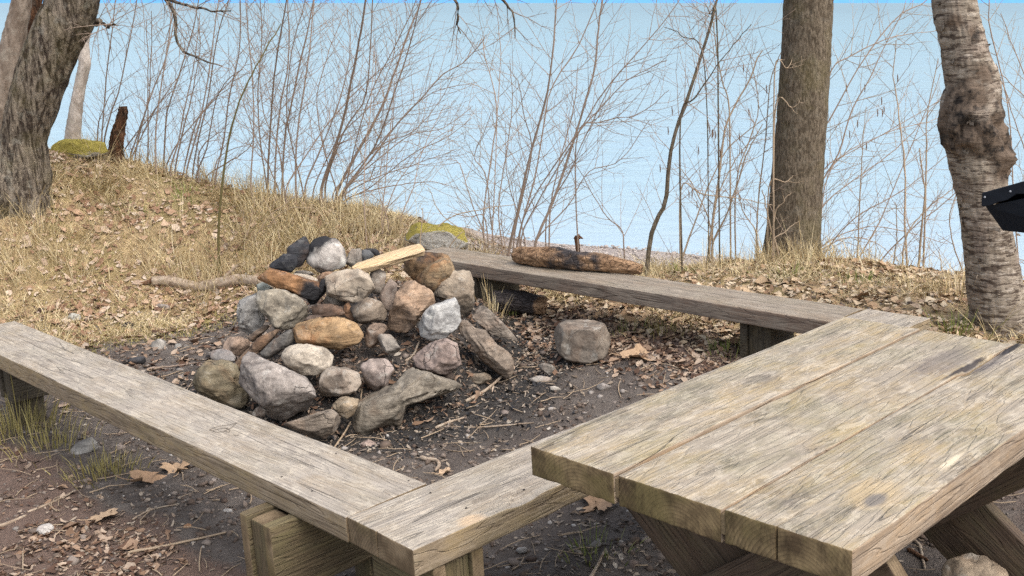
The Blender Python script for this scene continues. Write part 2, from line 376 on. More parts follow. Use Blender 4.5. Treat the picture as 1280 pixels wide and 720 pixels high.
def birch_mat():
    g = G('birch_bark'); P = g.pos(False)
    band = g.noise(g.scale(P, (6, 6, 16)), 1., 6, .66, .4)
    dash = g.noise(g.scale(P, (13, 13, 64)), 1., 4, .6, .5); big = g.noise(g.scale(P, (8, 8, 34)), 1., 5, .65, .5); n = g.noise(P, 25., 6, .7); m = g.noise(P, 5., 4, .6)
    c = g.mix(g.step(band, .36, .62), (.17, .135, .10), (.325, .275, .215))
    c = g.mix(g.math('MULTIPLY', g.step(m, .48, .66), .55), c, (.22, .165, .135))
    c = g.mix(g.math('MULTIPLY', g.step(dash, .535, .575), .88), c, (.07, .05, .037))
    c = g.mix(g.math('MULTIPLY', g.step(big, .56, .60), .9), c, (.06, .042, .032))
    c = g.mix(g.math('MULTIPLY', g.step(g.noise(g.scale(P, (14, 14, 50)), 1., 4), .57, .66), .6), c, (.46, .40, .33))
    w = g.attr('wound', 'Fac')
    nn = g.step(g.math('ADD', n, g.math('MULTIPLY', g.math('SUBTRACT', g.noise(P, 7., 4), .5), 1.2)), .36, .56)
    c = g.mix(g.math('MULTIPLY', w, .95), c, g.mix(nn, (.012, .010, .009), (.135, .098, .07)))
    h = g.math('ADD', g.math('MULTIPLY', band, .7), g.math('ADD', g.math('MULTIPLY', dash, -.5), g.math('MULTIPLY', n, .3)))
    return g.done(c, .8, h, .016, 1., .2)
BIRCH = birch_mat()
TWIG_RED = flat('reddish_twig', (.33, .245, .185), .75, .35, 9.)
TWIG_TAN = flat('tan_twig', (.33, .25, .17), .75, .35, 9.)
TWIG_DARK = flat('dark_twig', (.26, .195, .15), .75, .3, 9.)
TWIG_GREEN = flat('greenish_stem', (.15, .125, .05), .75, .3, 9.)
CATKIN = flat('catkin_brown', (.17, .10, .06), .9)
def char_mat():
    g = G('charred_log'); P = g.pos()
    v = g.noise(g.scale(P, (4, 34, 34)), 1., 5, .65, .5); cell = g.voro(g.scale(P, (22, 40, 40)), 1., 'DISTANCE_TO_EDGE')
    e = g.attr('burn', 'Fac')
    brown = g.mix(g.step(v, .35, .65), (.13, .07, .035), (.40, .25, .14)); black = g.mix(v, (.012, .011, .012), (.075, .06, .055))
    c = g.mix(g.step(g.math('ADD', e, g.math('MULTIPLY', g.math('SUBTRACT', g.noise(P, 14., 4), .5), .8)), .4, .6), brown, black)
    return g.done(c, .65, g.math('ADD', v, g.math('MULTIPLY', g.step(cell, 0., .12), .5)), .012, 1., .3)
CHAR = char_mat()
SPLIT = wood('fresh_split_wood', (.62, .48, .30), (.52, .37, .21), (.28, .17, .08), (.56, .40, .22), .4, .15, 1., flakec=(.66, .55, .38))
SPLIT_RAW = flat('raw_orange_wood', (.42, .20, .07), .8, .4, 40.)
STEEL = flat('black_painted_steel', (.008, .011, .017), .6, .6, 30., .002, .25)
SCRATCH = flat('scratched_wood', (.12, .095, .07), .8)
DARKMETAL = flat('rusted_nail', (.03, .022, .018), .6)
COALMAT = flat('charcoal_black', (.018, .018, .020), .6, .5, 60., .006)

RIVET = flat('pale_rivet', (.35, .36, .38), .5)
def leaf_mat(name, cols, rough=.75):
    g = G(name); a = g.attr('rnd', 'Fac')
    c = g.ramp(a, *[(i/(len(cols)-1), c) for i, c in enumerate(cols)])
    n = g.noise(g.tc.outputs['Object'], 60., 4, .6)
    c = g.mix(g.math('MULTIPLY', g.step(n, .4, .7), .35), c, (.10, .06, .035))
    return g.done(c, rough, None, spec=.2)
LEAF = leaf_mat('dead_leaf', [(.13, .065, .035), (.27, .15, .08), (.37, .23, .125), (.46, .33, .20), (.52, .41, .28), (.17, .10, .07)])
LEAF_PALE = leaf_mat('sunbleached_leaf', [(.20, .12, .07), (.36, .24, .14), (.47, .34, .21), (.54, .42, .28), (.60, .50, .36), (.26, .16, .10)])
LEAF_DARK = leaf_mat('damp_dead_leaf', [(.06, .034, .024), (.13, .075, .05), (.22, .14, .09), (.33, .23, .16), (.42, .33, .25), (.08, .05, .04)])
CHIP = leaf_mat('wood_chip', [(.05, .04, .034), (.15, .115, .085), (.26, .21, .16), (.38, .32, .25), (.09, .065, .05), (.47, .42, .35)])
GRASS_DRY = leaf_mat('dry_grass_blade', [(.42, .31, .15), (.57, .46, .25), (.65, .55, .34), (.48, .36, .18), (.70, .61, .41), (.30, .20, .10)])
GRASS_GRN = leaf_mat('green_grass_blade', [(.10, .13, .025), (.17, .22, .045), (.22, .26, .07), (.33, .32, .12), (.13, .17, .03)])
GRASS_OLV = leaf_mat('olive_grass_blade', [(.20, .16, .05), (.28, .24, .08), (.36, .31, .12), (.42, .35, .16), (.22, .20, .05)])
BIGLEAF = leaf_mat('large_dry_leaf', [(.36, .22, .13), (.43, .30, .19), (.47, .35, .24)])

def ground_mat():
    g = G('ground_soil'); P = g.tc.outputs['Object']; z = g.attr('zone')
    sp = g.n('ShaderNodeSeparateColor', {0: z}); char, mud, grass = sp.outputs[0], sp.outputs[1], sp.outputs[2]
    bch = g.attr('beach', 'Fac')
    n0 = g.noise(P, 2.2, 5, .6); n1 = g.noise(P, 11., 6, .65); n2 = g.noise(P, 60., 5, .7); n3 = g.noise(P, 220., 3, .6)
    soil = g.mix(n1, (.085, .055, .042), (.225, .155, .12))
    mudc = g.mix(g.step(n1, .3, .7), (.085, .068, .056), (.185, .158, .136))
    mudc = g.mix(g.math('MULTIPLY', g.step(n0, .45, .6), .5), mudc, (.07, .054, .046))
    charc = g.mix(g.step(n2, .35, .7), (.016, .0145, .0135), (.078, .070, .063))
    grassc = g.mix(g.step(n1, .35, .65), (.26, .18, .10), (.50, .37, .20))
    grassc = g.mix(g.math('MULTIPLY', g.step(n0, .5, .62), .5), grassc, (.20, .17, .06))
    bc = g.mix(g.step(g.voro(P, 26., 'F1', 1), .1, .9), (.25, .21, .185), (.43, .37, .33))
    def w(m, k=.5): return g.step(g.math('ADD', m, g.math('MULTIPLY', g.math('SUBTRACT', n1, .5), k)), .3, .7)
    c = g.mix(w(mud), soil, mudc); c = g.mix(w(grass), c, grassc); c = g.mix(w(char, .9), c, charc); c = g.mix(bch, c, bc)
    c = g.mix(g.math('MULTIPLY', g.step(n3, .5, .75), .35), c, (.045, .036, .03))
    c = g.mix(g.math('MULTIPLY', g.step(g.noise(P, 130., 3, .6), .6, .72), .35), c, (.36, .31, .26))
    h = g.math('ADD', g.math('MULTIPLY', n1, 1.), g.math('ADD', g.math('MULTIPLY', n2, .5), g.math('MULTIPLY', n3, .18)))
    return g.done(c, .85, h, .03, 1., .25)
SEAM = flat('seam_dirt', (.20, .145, .08), .95, .5, 60.)
GROUND = ground_mat()
def water_mat():
    g = G('lake_water'); P = g.tc.outputs['Object']
    s = g.n('ShaderNodeSeparateXYZ', {0: P})
    d = g.math('POWER', g.step(s.outputs[1], 10., 420.), .42)        # pale shallows to deep blue; reflected-sky gradient put into this colour
    c = g.ramp(d, (0., (.44, .48, .525)), (.2, (.27, .395, .455)), (.55, (.125, .295, .385)), (1., (.05, .205, .30)))
    w1 = g.noise(g.scale(P, (1.1, 2.6, 1)), 1., 9, .68, .6); w2 = g.noise(g.scale(P, (.08, .30, 1)), 1., 4, .6, .4)
    c = g.mix(g.math('MULTIPLY', g.step(g.math('ADD', w1, g.math('MULTIPLY', w2, .6)), .7, .95), .35), c, g.mix(.5, c, (.20, .36, .56)))  # bluer ripple streaks, their reflection contrast painted into the colour
    h = g.math('ADD', g.math('MULTIPLY', w1, .10), g.math('MULTIPLY', w2, .35))
    return g.done(c, .18, h, .9, .25, .36)
WATER = water_mat()
# ------------------------------------------------------------------ ground sheet, lake, far shore
def axis(segs):
    out = []
    for a, b, st_ in segs: out.append(np.arange(a, b-1e-6, st_))
    out.append([segs[-1][1]]); return np.concatenate(out)
gx = axis([(-60,-12,4),(-12,-6,.4),(-6,-4,.06),(-4,3.4,.022),(3.4,6,.06),(6,12,.4),(12,60,4)])
gy = axis([(-40,-4,4),(-4,2,.25),(2,7.2,.022),(7.2,9.6,.035),(9.6,16,.12),(16,24,.5),(24,60,4)])
X, Y = np.meshgrid(gx, gy); Pg = np.stack([X, Y, X*0], -1)
Z = terrain(X, Y)
zc, zm, zl, zg = zones(X, Y); zb = beach(X, Y)
near = sst(12, 8, np.hypot(X, Y))
Z = Z + heap(X, Y)*.85
Z = Z + near*(.022*fbm(Pg*2.3, 3) + .010*fbm(Pg*9, 3)*(1-.4*zm) + .005*np.abs(fbm(Pg*28, 2)))
gV = np.stack([X, Y, Z], -1).reshape(-1, 3); ny, nx = X.shape
i = np.arange(ny-1)[:, None]*nx; j = np.arange(nx-1)[None]
gF = np.stack([i+j, i+j+1, i+nx+j+1, i+nx+j], -1).reshape(-1, 4)
ground = mesh('ground', gV, gF, GROUND); tag(ground, kind='structure')
ca = ground.data.color_attributes.new('zone', 'FLOAT_COLOR', 'POINT')
ca.data.foreach_set('color', np.stack([zc, zm, np.clip(zg+.75*sst(4.1, 4.5, AX[0]*X+AX[1]*Y)*zl, 0, 1), np.ones_like(zc)], -1).reshape(-1).astype(np.float32))
fa = ground.data.attributes.new('beach', 'FLOAT', 'POINT'); fa.data.foreach_set('value', zb.reshape(-1).astype(np.float32))
def gz(x, y):
    P = np.array([x, y, 0.])
    return float(terrain(x, y)+heap(x, y)*.85+.022*fbm(P*2.3, 3))
def gzv(x, y):
    P = np.stack([x, y, x*0], -1); zm_ = zones(x, y)[1]
    return terrain(x, y)+heap(x, y)*.85+.022*fbm(P*2.3, 3)+.010*fbm(P*9, 3)*(1-.4*zm_)+.005*np.abs(fbm(P*28, 2))
wx = np.array([-6000., -900, -120, -30, -10, 0, 10, 30, 120, 900, 6000]); wy = np.array([-60., 4, 12, 20, 40, 90, 200, 600, 2000, 6500])
WX, WY = np.meshgrid(wx, wy); WZ = lake_z(WX, WY)
i = np.arange(len(wy)-1)[:, None]*len(wx); j = np.arange(len(wx)-1)[None]
lake = mesh('lake_water', np.stack([WX, WY, WZ], -1).reshape(-1, 3), np.stack([i+j, i+j+1, i+len(wx)+j+1, i+len(wx)+j], -1).reshape(-1, 4), WATER); tag(lake, kind='structure')

# ------------------------------------------------------------------ planks and boards
def frame(o, ax, ay, az=None):
    ax = np.asarray(ax, float); ax = ax/np.linalg.norm(ax); ay = np.asarray(ay, float); ay = ay-ax*(ay@ax); ay /= np.linalg.norm(ay)
    az = np.cross(ax, ay); M = Matrix.Identity(4)
    for r in range(3):
        M[r][0] = ax[r]; M[r][1] = ay[r]; M[r][2] = az[r]; M[r][3] = o[r]
    return M
def plank(name, L, W, Th, mats, parent, rootM, M, seed=0, r0=.0035, chip=.006, crack=None, step=.022, rough=.0008, damage=()):
    def ticks(a, b, st_, extra=()):
        n = max(2, int((b-a)/st_)); e = min(.004, (b-a)*.1)
        return np.unique(np.round(np.concatenate([np.linspace(a, b, n+1), [a+e*.35, a+e, a+e*2.2, b-e*.35, b-e, b-e*2.2], list(extra)]), 5))
    ex = () if crack is None else (crack-.0035, crack-.0015, crack, crack+.0015, crack+.0035)
    xs = ticks(0, L, step); ys = ticks(-W/2, W/2, step*.6, ex); zs = ticks(-Th, 0, step*.8)
    Vs, Fs, mi, n = [], [], [], 0
    for axn, (p, q), fixed in ((2, (xs, ys), (-Th, 0)), (1, (xs, zs), (-W/2, W/2)), (0, (ys, zs), (0, L))):
        for fv in fixed:
            A, B = np.meshgrid(p, q); C = np.full_like(A, fv)
            v = {2: np.stack([A, B, C], -1), 1: np.stack([A, C, B], -1), 0: np.stack([C, A, B], -1)}[axn].reshape(-1, 3)
            ny_, nx_ = A.shape; i = np.arange(ny_-1)[:, None]*nx_; j = np.arange(nx_-1)[None]
            f = np.stack([i+j, i+j+1, i+nx_+j+1, i+nx_+j], -1).reshape(-1, 4)
            flip = (fv == fixed[0]) ^ (axn == 1)
            if flip: f = f[:, ::-1]
            Vs.append(v); Fs.append(f+n); mi += [1 if axn == 0 else (2 if axn == 1 and len(mats) > 2 else 0)]*len(f); n += len(v)
    V = np.concatenate(Vs); Fa = np.concatenate(Fs)
    lo = np.array([0, -W/2, -Th]); hi = np.array([L, W/2, 0]); S = seed*13.7
    N = fbm(V*np.array([9, 22, 22])+S, 3); N2 = noise(V*np.array([60, 90, 90])+S*2)
    r = r0*(1+.5*N) + chip*np.clip(N-.28, 0, 1)*1.4 + chip*.35*np.clip(N2-.2, 0, 1)
    r = np.clip(r, .0008, min(W, Th)*.4)[:, None]
    inn = np.clip(V, lo+r, hi-r); d = V-inn; dn = np.linalg.norm(d, axis=1)[:, None]
    V = np.where(dn > 1e-9, inn+d/np.maximum(dn, 1e-9)*r, V)
    top = (V[:, 2] > -.5*Th)
    V[:, 2] += np.where(top, rough*fbm(V*np.array([2.5, 60, 1])+S, 3), 0)
    V[:, 1] += .002*noise(V*np.array([3., 1, 1])+S); V[:, 2] += .004*noise(V*np.array([1.3, 2., 0])+S)
    V[:, 0] += np.where((V[:, 0] < .01) | (V[:, 0] > L-.01), .0012*noise(V*np.array([0, 70, 25])+S), 0)
    if crack is not None:
        k = np.clip(1-np.abs(V[:, 1]-crack-.002*noise(V*np.array([9., 0, 0])))/.003, 0, 1)
        V[:, 0] += k*.03*(V[:, 0] < .02); V[:, 2] -= k*.012*np.clip(1-V[:, 0]/.3, 0, 1)*(V[:, 2] > -.02)
    for (px, py, rx, ry, dep) in damage:
        k = np.clip(1-((V[:, 0]-px)/rx)**2-((V[:, 1]-py)/ry)**2+.5*noise(V*60+S), 0, 1)*(V[:, 2] > -Th*.75)
        V[:, 2] -= dep*np.sqrt(k)
    o = mesh(name, V, Fa, mats, parent, mi=mi)
    bm = bmesh.new(); bm.from_mesh(o.data); bmesh.ops.remove_doubles(bm, verts=bm.verts, dist=1e-5)
    for e in bm.edges:
        if len(e.link_faces) == 2 and e.calc_face_angle(0) > R(50): e.smooth = False
    bm.to_mesh(o.data); bm.free()
    o.matrix_basis = rootM.inverted() @ M
    return o
def nail(parent, rootM, p, r=.004, az=UP, name='nail_head'):
    a = np.linspace(0, 2*np.pi, 9)[:-1]; v = [(r*math.cos(t), r*math.sin(t)*.9, 0) for t in a]+[(.8*r*math.cos(t), .8*r*math.sin(t), .0012) for t in a]+[(0, 0, .0014)]
    f = [(i, (i+1) % 8, (i+1) % 8+8, i+8) for i in range(8)]+[(i+8, (i+1) % 8+8, 16) for i in range(8)]
    o = mesh(name, v, f, DARKMETAL, parent); ref = AX3 if abs(az@UP) > .5 else UP
    o.matrix_basis = rootM.inverted() @ frame(p, ref, np.cross(az, ref)); return o

def support(root, rM, s_along, ax, ay, org, W, o1, o2, seed, top=.372, post=True, ztop=None, hgt=.235, gap=.092, mat=None):
    """two boards across the bench with a post clamped between them at each end"""
    L = W+o1+o2
    for k, off in enumerate((-gap/2-.021, gap/2+.021)):
        p = org+ax*(s_along+off)-ay*(W/2+o1)+UP*top
        plank('cross_board', L, .042, hgt, [mat, END_BENCH if mat is WOOD_POST else mat], root, rM, frame(p, ay, -ax), seed+k, .004, .004, step=.02)
    for k, e in enumerate((-(W/2+o1)+.012, W/2+o2-.102)):
        p = org+ax*s_along+ay*e+UP*(top-.012)
        base = gz(p[0], p[1])
        h = max(.12, p[2]-base+.06)
        # grain along the post: local x points down
        plank('post', h, gap-.004, .09, [mat, END_BENCH if mat is WOOD_POST else mat], root, rM, frame(p, -UP, ax), seed+5+k, .005, .004, step=.02)

def bench(label, org, ax, ay, L, W, top, mats, sups, seed, sm=None, **kw):
    """org = middle of the near end, ax along, ay across"""
    c = org+ax*L/2; rM = frame((c[0], c[1], gz(c[0], c[1])), ax, ay)
    root = empty('bench', rM); tag(root, label, 'bench', 'plank benches round the fire pit')
    plank('seat_plank', L, W, .078, mats, root, rM, frame(org+UP*top, ax, ay), seed, **kw)
    for k, (s, o1, o2) in enumerate(sups): support(root, rM, s, ax, ay, org, W, o1, o2, seed+20*k+1, top=top-.079, mat=sm or (SHADED_POST if k and seed == 31 else WOOD_POST))
    return root, rM
def dirn(deg): return np.array([math.cos(R(deg)), math.sin(R(deg)), 0.])
BT = .45
# bench under the table side (runs away from the camera)
ax = dirn(42.2); ay = np.array([-ax[1], ax[0], 0])
R_root, R_M = bench('long plank bench along the picnic table edge, its near end split and chipped',
    ax*1.424+ay*2.1545, ax, ay, 2.848, .299, BT, [WOOD_BENCH_CHIP, END_BENCH, BENCH_SIDE], [(.15, -.005, -.01), (2.45, .02, .02)], 11, crack=.012,
    damage=((.40, -.135, .055, .03, .010),), chip=.005)
# left bench
ax = dirn(43.85+90); ay = -dirn(43.85)
L_root, L_M = bench('plank bench nearest the camera side of the heap with a scratched mark on top',
    ay*-1.6315+ax*2.262, ax, ay, 3.372, .293, BT, [WOOD_BENCH, END_BENCH, BENCH_SIDE], [(.35, .08, .09), (3.03, -.03, -.09)], 31, chip=.006)
# back bench
ax = dirn(43.2+90); ay = -dirn(43.2)
B_root, B_M = bench('dark plank bench on the lake side of the heap carrying a charred log',
    ay*-4.15+ax*2.236, ax, ay, 2.975, .282, BT, [WOOD_BACK, END_BENCH, BACK_SIDE], [(.43, -.02, -.06), (2.33, -.02, -.03)], 51, sm=SHADED_POST, chip=.005, r0=.005)
for (u, v) in [(390,614),(352,596),(511,601),(420,567)]: nail(L_root, L_M, at_z(u, v, BT+.001))
for (u, v) in [(538,616),(583,635),(655,612)]: nail(R_root, R_M, at_z(u, v, BT+.001))
for (u, v) in [(889,379),(912,365)]: nail(B_root, B_M, at_z(u, v, BT+.001))
# scratched mark on the left bench
cv = Tubes()
for st_ in [[(262,537),(272,533),(286,531),(297,528.5)],[(262,537),(270,540),(280,539.5)],[(295,528),(291,533),(284,537),(280,539.5)],[(281,534),(287,537),(286,540),(280,538)],[(292,543),(296,544.5),(299,543)],[(266,538),(276,535.5),(285,535)]]:
    cv.add(np.array([at_z(u, v, BT+.0012) for u, v in smooth_path(np.array(st_, float), 8)]), .0009, 4)
o = cv.build('scratched_mark', SCRATCH, L_root); o.matrix_basis = L_M.inverted()

# picnic table
ax = dirn(42.85); ay = np.array([-ax[1], ax[0], 0]); TT = .725; TH = .078
TWAX, TWAY = ax, ay
c = ax*2.43+ay*1.33; T_M = frame((c[0], c[1], gz(c[0], c[1])), ax, ay)
table = empty('picnic_table', T_M); tag(table, 'weathered picnic table with three thick worn planks and crossed legs', 'picnic table')
for k, (t0, t1, dz, dx) in enumerate([(1.763, 1.4890, 0, 0), (1.4795, 1.1940, -.003, .004), (1.1845, .893, .001, .002)]):
    w = t0-t1
    plank('top_plank', 1.53, w, TH, [(WOOD_TABLE, WOOD_TABLE_MID, WOOD_TABLE_KNOT)[k], END_TABLE, WOOD_SIDE], table, T_M, frame(ax*(1.666+dx)+ay*(t0+t1)/2+UP*(TT+dz), ax, ay), 71+k*3, .004, .011, crack=(None, None, .02)[k], rough=.0012, damage=(((.99, .14, .09, .012, .012),), ((1.27, -.142, .12, .014, .012),), ((1.27, .138, .14, .016, .010), (.27, -.1, .02, .012, .003)))[k])
for s in (1.96, 2.90):
    for k, sgn in enumerate((1, -1)):
        off = .024 if k == 0 else -.024
        a = ay*(1.33+sgn*.37)+UP*(TT-TH-.045); b = ay*(1.33-sgn*.46)+UP*(-.05)
        d = b-a; Ld = np.linalg.norm(d); d /= Ld
        pw = np.cross(d, ax)
        M = frame(a+ax*(s+off+.0215), d, pw*1.0)
        if (M.to_3x3() @ Vector((0, 0, 1))).dot(Vector(ax)) < 0: M = frame(a+ax*(s+off+.0215), d, -pw)
        plank('table_leg', Ld, .235, .043, [WOOD_LEG, END_BENCH], table, T_M, M, 90+k+int(s*10), .004, .004, step=.03)
    plank('cleat', .66, .04, .05, [WOOD_LEG, END_BENCH], table, T_M, frame(ax*(s+.10)+ay*1.0+UP*(TT-TH-.003), ay, -ax), 99+int(s*3), step=.03)

for tc in (1.484, 1.189):
    fb = Tubes(); xs = np.linspace(.004, 1.525, 60)
    V = []; Fs = []
    for i, x in enumerate(xs):
        z = TT-.014-.006*float(noise(np.array([x*9, tc*7, 0.])))
        for q, (dy, dz) in enumerate(((-.0049, 0), (.0049, 0), (.0049, -.045), (-.0049, -.045))): V.append(ax*(1.666+x)+ay*(tc+dy)+UP*(z+dz))
    for i in range(59):
        for q in range(4): Fs.append((i*4+q, i*4+(q+1) % 4, i*4+4+(q+1) % 4, i*4+4+q))
    Fs += [(0, 3, 2, 1), (236, 237, 238, 239)]
    o = mesh('seam_dirt', V, Fs, SEAM, table, smooth=False); o.matrix_basis = T_M.inverted()
# ------------------------------------------------------------------ stones
_ico = {}
def ico(n):
    if n not in _ico:
        bm = bmesh.new(); bmesh.ops.create_icosphere(bm, subdivisions=n, radius=1)
        _ico[n] = (np.array([v.co[:] for v in bm.verts]), np.array([[v.index for v in f.verts] for f in bm.faces])); bm.free()
    return _ico[n]
CROPS = {'A': (220, 280, 4.), 'B': (220, 420, 4.), 'C': (460, 280, 4.), 'D': (440, 420, 3.556), 'P': (0, 0, 1.), 'E': (400, 240, 5.333), 'F': (0, 400, 2.25), 'G': (0, 180, 3.)}
def topx(crop, pts):
    ox, oy, s = CROPS[crop]; return np.array([(ox+x/s, oy+y/s) for x, y in pts])
def radial(poly, n=144):
    x, y = poly[:, 0], poly[:, 1]; x2, y2 = np.roll(x, -1), np.roll(y, -1); cr = x*y2-x2*y; A = cr.sum()/2
    c = np.array([((x+x2)*cr).sum(), ((y+y2)*cr).sum()])/(6*A)
    th = np.linspace(-np.pi, np.pi, n, endpoint=False); r = np.zeros(n)
    a = poly-c; b = np.roll(poly, -1, 0)-c
    for k, t in enumerate(th):
        d = np.array([math.cos(t), math.sin(t)]); best = 0
        e = b-a; den = d[0]*e[:, 1]-d[1]*e[:, 0]
        with np.errstate(divide='ignore', invalid='ignore'):
            tt = (a[:, 0]*e[:, 1]-a[:, 1]*e[:, 0])/den; uu = (a[:, 0]*d[1]-a[:, 1]*d[0])/den
        ok = (np.abs(den) > 1e-9) & (uu >= -1e-6) & (uu <= 1+1e-6) & (tt > 0)
        r[k] = tt[ok].max() if ok.any() else 1.
    ker = np.array([1, 2, 3, 2, 1.]); ker /= ker.sum()
    r = sum(w*np.roll(r, i-2) for i, w in enumerate(ker))
    return c, th, r
_ns = 0
HG = 'stones heaped round the fire pit'
def stone(crop, pts, label, tint, soot=0., mat=None, th=.85, Y=None, dy=0., name='stone', cat='stone', group=None, facets=8, lump=.055, sub=None, flat=.75, push=.12, boxy=.72, kind=None, cuts=(), sdir=None):
    global _ns; _ns += 1
    rs = np.random.default_rng(100+_ns)
    poly = topx(crop, pts); c, ths, r = radial(poly); r = r*(1.06 if group == HG else 1.); poly = c+(poly-c)*(1.06 if group == HG else 1.)
    w = np.ptp(poly[:, 0]); h = np.ptp(poly[:, 1])
    if Y is None:
        q = on_ground(c[0], c[1]+h*.22); Yd = q[1]
    else: Yd = Y
    C = at_y(c[0], c[1], Yd+dy); dist = (C-EYEP)@CF; m = dist/F
    D = th*.5*min(w, h*1.25)*m
    V, Fc = ico(sub or (5 if max(w, h) > 52 else 4))
    phi = np.arctan2(-V[:, 1], V[:, 0]); s = np.hypot(V[:, 0], V[:, 1])
    rr = np.interp(phi, np.append(ths, np.pi), np.append(r, r[0]))
    # ruggedness
    P = V*1.7+_ns*7.1; nz = fbm(P, 4)
    sp = s**boxy
    xy = rr[:, None]*sp[:, None]*np.stack([np.cos(phi), -np.sin(phi)], -1)*m
    dz = np.sign(V[:, 2])*np.abs(V[:, 2])**.8*D
    dirv = ray(c[0], c[1]); dirv /= np.linalg.norm(dirv)
    L = xy[:, :1]*CR + xy[:, 1:]*CU + dz[:, None]*dirv
    sz = np.sqrt(np.ptp(L[:, 0])*np.ptp(L[:, 2])) + 1e-6
    # broken facets: towards the sky, the viewer's side and random ways
    view = -dirv
    ns = [np.array([0, 0, 1.])+.25*rs.normal(size=3)]
    for k in range(facets):
        n = view*.55+rs.normal(size=3)*.7+np.array([0, 0, .15]); ns.append(n)
    ns += [CR*q_[0]+CU*q_[1]-CF*q_[2] for q_ in cuts]
    for k, n in enumerate(ns):
        n = n/np.linalg.norm(n); sup = L@n; mx = np.percentile(sup, 99.5)
        lim = mx*(rs.uniform(flat-.07, flat+.1) if k < len(ns)-len(cuts) else cuts[k-len(ns)+len(cuts)][3])
        over = np.clip(sup-lim, 0, None); L -= over[:, None]*n*.96
    a_ = L@CR; b_ = L@CU      # clipping eats the outline: bring it back to its measured size
    fx = w*m/np.ptp(a_); fy = h*m/np.ptp(b_)
    L = L + (a_*(fx-1))[:, None]*CR + (b_*(fy-1))[:, None]*CU
    ca = (poly[:, 0].max()+poly[:, 0].min())/2-c[0]; cb = c[1]-(poly[:, 1].max()+poly[:, 1].min())/2
    a_ = L@CR; b_ = L@CU
    L = L + (ca*m-(a_.max()+a_.min())/2)*CR + (cb*m-(b_.max()+b_.min())/2)*CU
    nrm = L/np.maximum(np.linalg.norm(L, axis=1)[:, None], 1e-6)
    edge = .45+.55*(1-s**6)
    L += nrm*(nz*lump*sz*edge)[:, None]*.7 + nrm*(fbm(L/sz*9+_ns, 3)*.014*sz)[:, None] + nrm*(np.abs(noise(L/sz*5+_ns*3))*-.034*sz)[:, None]
    o = mesh(name, L, Fc[:, ::-1] if False else Fc, mat or STONE, loc=C + dirv*D*push)
    bm = bmesh.new(); bm.from_mesh(o.data); bmesh.ops.recalc_face_normals(bm, faces=bm.faces); bm.to_mesh(o.data); bm.free()
    tint = [q_*.74 for q_ in tint]
    if sdir is not None:
        sv = ((L@CR)/(w*m)*2*sdir[0]+(L@CU)/(h*m)*2*sdir[1])
        o.data.attributes.new('soot', 'FLOAT', 'POINT').data.foreach_set('value', sv.astype(np.float32))
    pass; o.color = (*tint, soot)
    tag(o, label, cat, group, kind)
    return o
def hs(*a, **k): return stone(*a, group=HG, **k)
GREY = (.24, .225, .21); TAN = (.34, .275, .205); PALE = (.46, .42, .37); PINK = (.365, .31, .275); OLIVE = (.235, .20, .135); BROWN = (.22, .15, .10); SLATE = (.062, .064, .072); DK = (.13, .11, .095)
# back rim
hs('A', [(555,152),(560,120),(640,65),(672,88),(662,150),(622,212),(595,215)], 'black slate slab leaning upright at the back of the heap, the upper of two', SLATE, .1, STONE_LAYER, th=.5, Y=5.62, facets=3)
hs('A', [(466,212),(500,185),(552,150),(602,165),(608,200),(578,240),(500,230)], 'low black slate slab propped against a taller black slab on the heap', (.05,.052,.06), .1, STONE_LAYER, th=.5, Y=5.45, facets=3)
hs('A', [(655,170),(668,110),(695,75),(740,64),(800,80),(838,130),(850,185),(820,228),(742,243),(682,228),(655,198)], 'round boulder with soot black top and whitish face at the back of the heap', (.56,.52,.48), .16, STONE_LICHEN, Y=5.62, flat=.9, sdir=(-.22, .3))
hs('A', [(848,200),(872,150),(905,123),(927,140),(930,195),(890,220)], 'small upright grey stone between the sooty round boulder and the split firewood', (.30,.28,.25), .12, STONE_PLAIN, Y=5.75)
hs('A', [(922,140),(950,128),(988,160),(960,200),(928,195)], 'small bluish grey stone at the back rim beside the split firewood', (.14,.145,.15), .1, STONE_PLAIN, Y=5.85)
hs('A', [(942,128),(985,122),(1020,142),(1005,160),(965,152)], 'flat dark stone furthest back on the heap rim behind the split firewood', (.075,.075,.08), .2, STONE_PLAIN, Y=6.0)
hs('C', [(182,195),(200,150),(260,142),(385,152),(404,165),(408,205),(388,250),(330,300),(260,292),(240,288),(190,240)], 'square edged rust brown rock under the high end of the split firewood', (.35,.23,.13), .12, STONE_RUST, sdir=(0, .15), Y=5.62, flat=.72, facets=4, boxy=.65)
hs('C', [(240,288),(290,215),(385,170),(428,230),(425,262),(330,337),(285,328)], 'tan wedge rock with a dark seam against the square rust brown rock', (.35,.255,.155), .12, STONE_RUST, Y=5.5, flat=.72, facets=4, push=.35)
hs('C', [(322,345),(400,285),(432,238),(465,233),(506,275),(529,330),(527,400),(518,445),(455,475),(415,400),(340,375)], 'smooth tan boulder forming the right shoulder of the heap', (.38,.32,.25), .08, STONE, sdir=(-.05, -.22), Y=5.5, flat=.75)
# hearth interior
hs('A', [(590,238),(660,232),(690,258),(620,262)], 'thin pale stone lying flat inside the fire pit behind the orange slab', (.36,.33,.29), .2, STONE_PLAIN, Y=5.55)
hs('A', [(580,248),(668,262),(715,292),(690,302),(610,272)], 'flat whitish flake of rock wedged behind the orange slab', (.50,.45,.38), .1, STONE_PLAIN, th=.5, Y=5.5)
hs('A', [(700,262),(742,238),(790,242),(770,280),(715,292)], 'small peach coloured stone behind the pale tan boulder on top of the heap', (.46,.30,.20), .0, STONE_PLAIN, Y=5.5)
